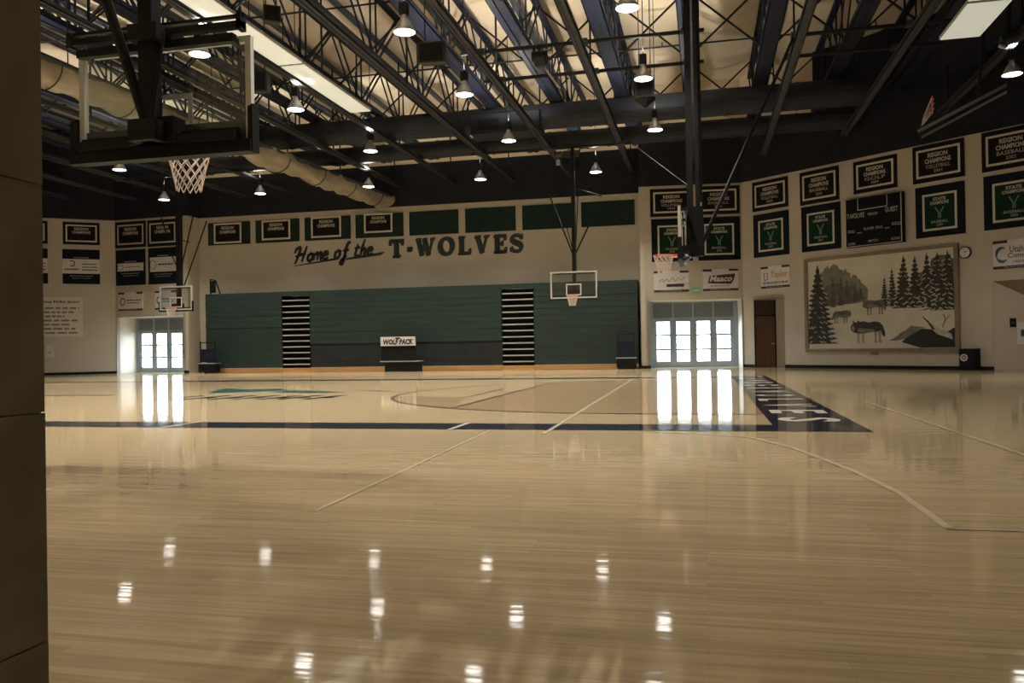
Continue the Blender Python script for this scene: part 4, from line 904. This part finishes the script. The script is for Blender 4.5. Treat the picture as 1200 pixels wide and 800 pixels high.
MB().tube((-.22, 0, 0), (.22, 0, 0), .15, 10).build('motor', dark_m, t); MB().box(-.12, .12, -.14, .14, -.30, -.05).build('gearbox', grey_m, t); MB().box(-.03, .03, -.2, .05, .12, .176).build('clamp', grey_m, t); MB().tube((.2, 0, .08), (.32, 0, .1), .09, 8).build('drum', alu_m, t); MB().path([(.1, 0, -.3), (.45, .5, -.75)], .03, 5).build('cable_guide', alu_m, t)
t = tag(empty('hoist_motor', (-5.25, 33.1, 8.82)), 'hoist motor with dangling loop cable above the hoop before the bleachers', 'hoist')
MB().tube((-.5, 0, 0), (-.2, 0, 0), .13, 10).box(-.15, .5, -.1, .1, -.12, .12).build('motor', grey_m, t); MB().box(-.45, -.3, -.05, .05, -.42, -.2).build('limit_switch', bframe_m, t); MB().path([(.25, 0, -.1), (.2, 0, -.5), (.35, 0, -.72), (.52, 0, -.5), (.5, 0, -.1)], .02, 5).build('cable_loop', dark_m, t)
t = tag(empty('floodlight_cluster', (8.0, 24.2, 8.9)), 'small metallic fitting glinting under the dark roof beside a reflection strip', 'fitting')
MB().tube((-.2, 0, 0), (.2, 0, .1), .14, 8).build('body', grey_m, t); MB().tube((-.28, -.1, -.1), (-.12, -.1, -.18), .07, 8).build('reflector', alu_m, t); MB().bar((0, 0, .1), (0, 0, 1.3), .04).build('hanger', dark_m, t)
# glowing strips added in place of lamp reflections in the window pane
def refl_strip(xa, xb, ya, yb, z, label):
    t = tag(empty('reflection_strip', ((xa+xb)/2, ya, z)), label, 'reflection', 'white strips added as window reflections'); w = (xb-xa)/2; L = yb-ya
    MB().box(-w, w, 0, L, 0, .02).build('glow_strip', pane_glow_m, t); MB().box(-w-.02, w+.02, -.02, L+.02, .02, .10).build('housing', mat('glow_strip_back', (.45, .45, .42), .5), t)  # housing is only the back of the added strip, no lamp
    for y in (.4, L-.4): MB().tube((0, y, .1), (0, y, ZA-z+.02), .012, 5).build('hanger', dark_m, t)  # hangers added along with the reflection strip
refl_strip(-11.40, -10.68, 16.4, 20.95, 9.0, 'long white strip added as window reflection near the hung hoop seen from behind')
refl_strip(-11.40, -10.70, 21.1, 25.8, 9.0, 'white strip added as window reflection reaching toward the thick duct')
refl_strip(6.2, 7.25, 20.2, 21.35, 9.0, 'short white strip added as window reflection over the mural wall side, out from the wall')
refl_strip(6.25, 7.2, 21.55, 23.9, 9.0, 'white strip added as window reflection under the dark roof beside the glinting fitting')

# ---------------------------------------------------------------- high bay lamps
def lamp(lab):
    t = tag(empty('high_bay_lamp'), lab, 'lamp', 'high bay lamps')
    MB().lathe([(.06, .40), (.075, .36), (.09, .30), (.15, .22), (.22, .08), (.255, 0), (.245, .004), (.14, .21)], n=20).build('reflector', refl_m, t, smooth=True)
    MB().lathe([(.001, .012), (.24, .012)], n=20).build('lens', lens_m, t)
    MB().box(-.09, .09, -.09, .09, .40, .66).lathe([(.05, .38), (.05, .42)], n=10).build('ballast_box', dark_m, t)
    MB().box(-.05, .05, -.06, .06, .36, .44).build('socket_collar', alu_m, t)
    MB().tube((0, 0, .66), (0, 0, 4.53), .012, 5).build('hanger_rod', dark_m, t)
    return t
proto = lamp('bell shaped metal high bay lamp hanging from the roof')
LD = bpy.data.lights.new('high_bay_light', 'AREA'); LD.shape = 'DISK'; LD.size = .46; LD.energy = LAMP_W; LD.color = LAMP_COL; LD.spread = math.radians(112)
UD = bpy.data.lights.new('high_bay_uplight', 'SPOT'); UD.energy = UP_W; UD.color = LAMP_COL; UD.shadow_soft_size = .12; UD.spot_size = math.radians(165); UD.spot_blend = .5
LW = LD.copy(); LW.energy = LAMP_W*.2
ORD = ['first', 'second', 'third', 'fourth', 'fifth', 'sixth']
spots = []
for y, xs, where in ((17.6, (-1.45, -6.45, -11.65, -17.5), 'in the row beside the edge-on hoop'), (22.4, (-1.45, -6.45, -11.65, -21.9), 'in the row above the support pipes'),
                     (27.85, (-1.45, -6.45, -11.57, -22.0), 'in the row before the thick duct'), (33.9, (-4.2, -9.12, -14.2, -19.45, -24.4), 'in the row nearest the back wall')):
    for k, x in enumerate(xs): spots.append((x, y, 'bell lamp, %s from the four leaf doors, %s' % (ORD[k], where)))
for x in (-1.45, -6.45, -11.57, -18.0):
    for y in (12.9, 8.2):
        spots.append((x, y, 'bell shaped lamp over the near half of the gym floor'))
spots.append((8.25, 24.8, 'lone bell shaped lamp under the dark roof by the mural wall'))
for i, (x, y, lb) in enumerate(spots):
    o = proto if i == 0 else copy_tree(proto)
    o.location = (x, y, 8.18); o['label'] = lb
    l = bpy.data.objects.new('high_bay_light', LD if x < 5 else LW); COL.objects.link(l); l.parent = o; l.location = (0, 0, -.01)
    if x > 5: continue
    l = bpy.data.objects.new('high_bay_uplight', UD); COL.objects.link(l); l.parent = o; l.location = (.0, .0, .72); l.rotation_euler = (PI, 0, 0)
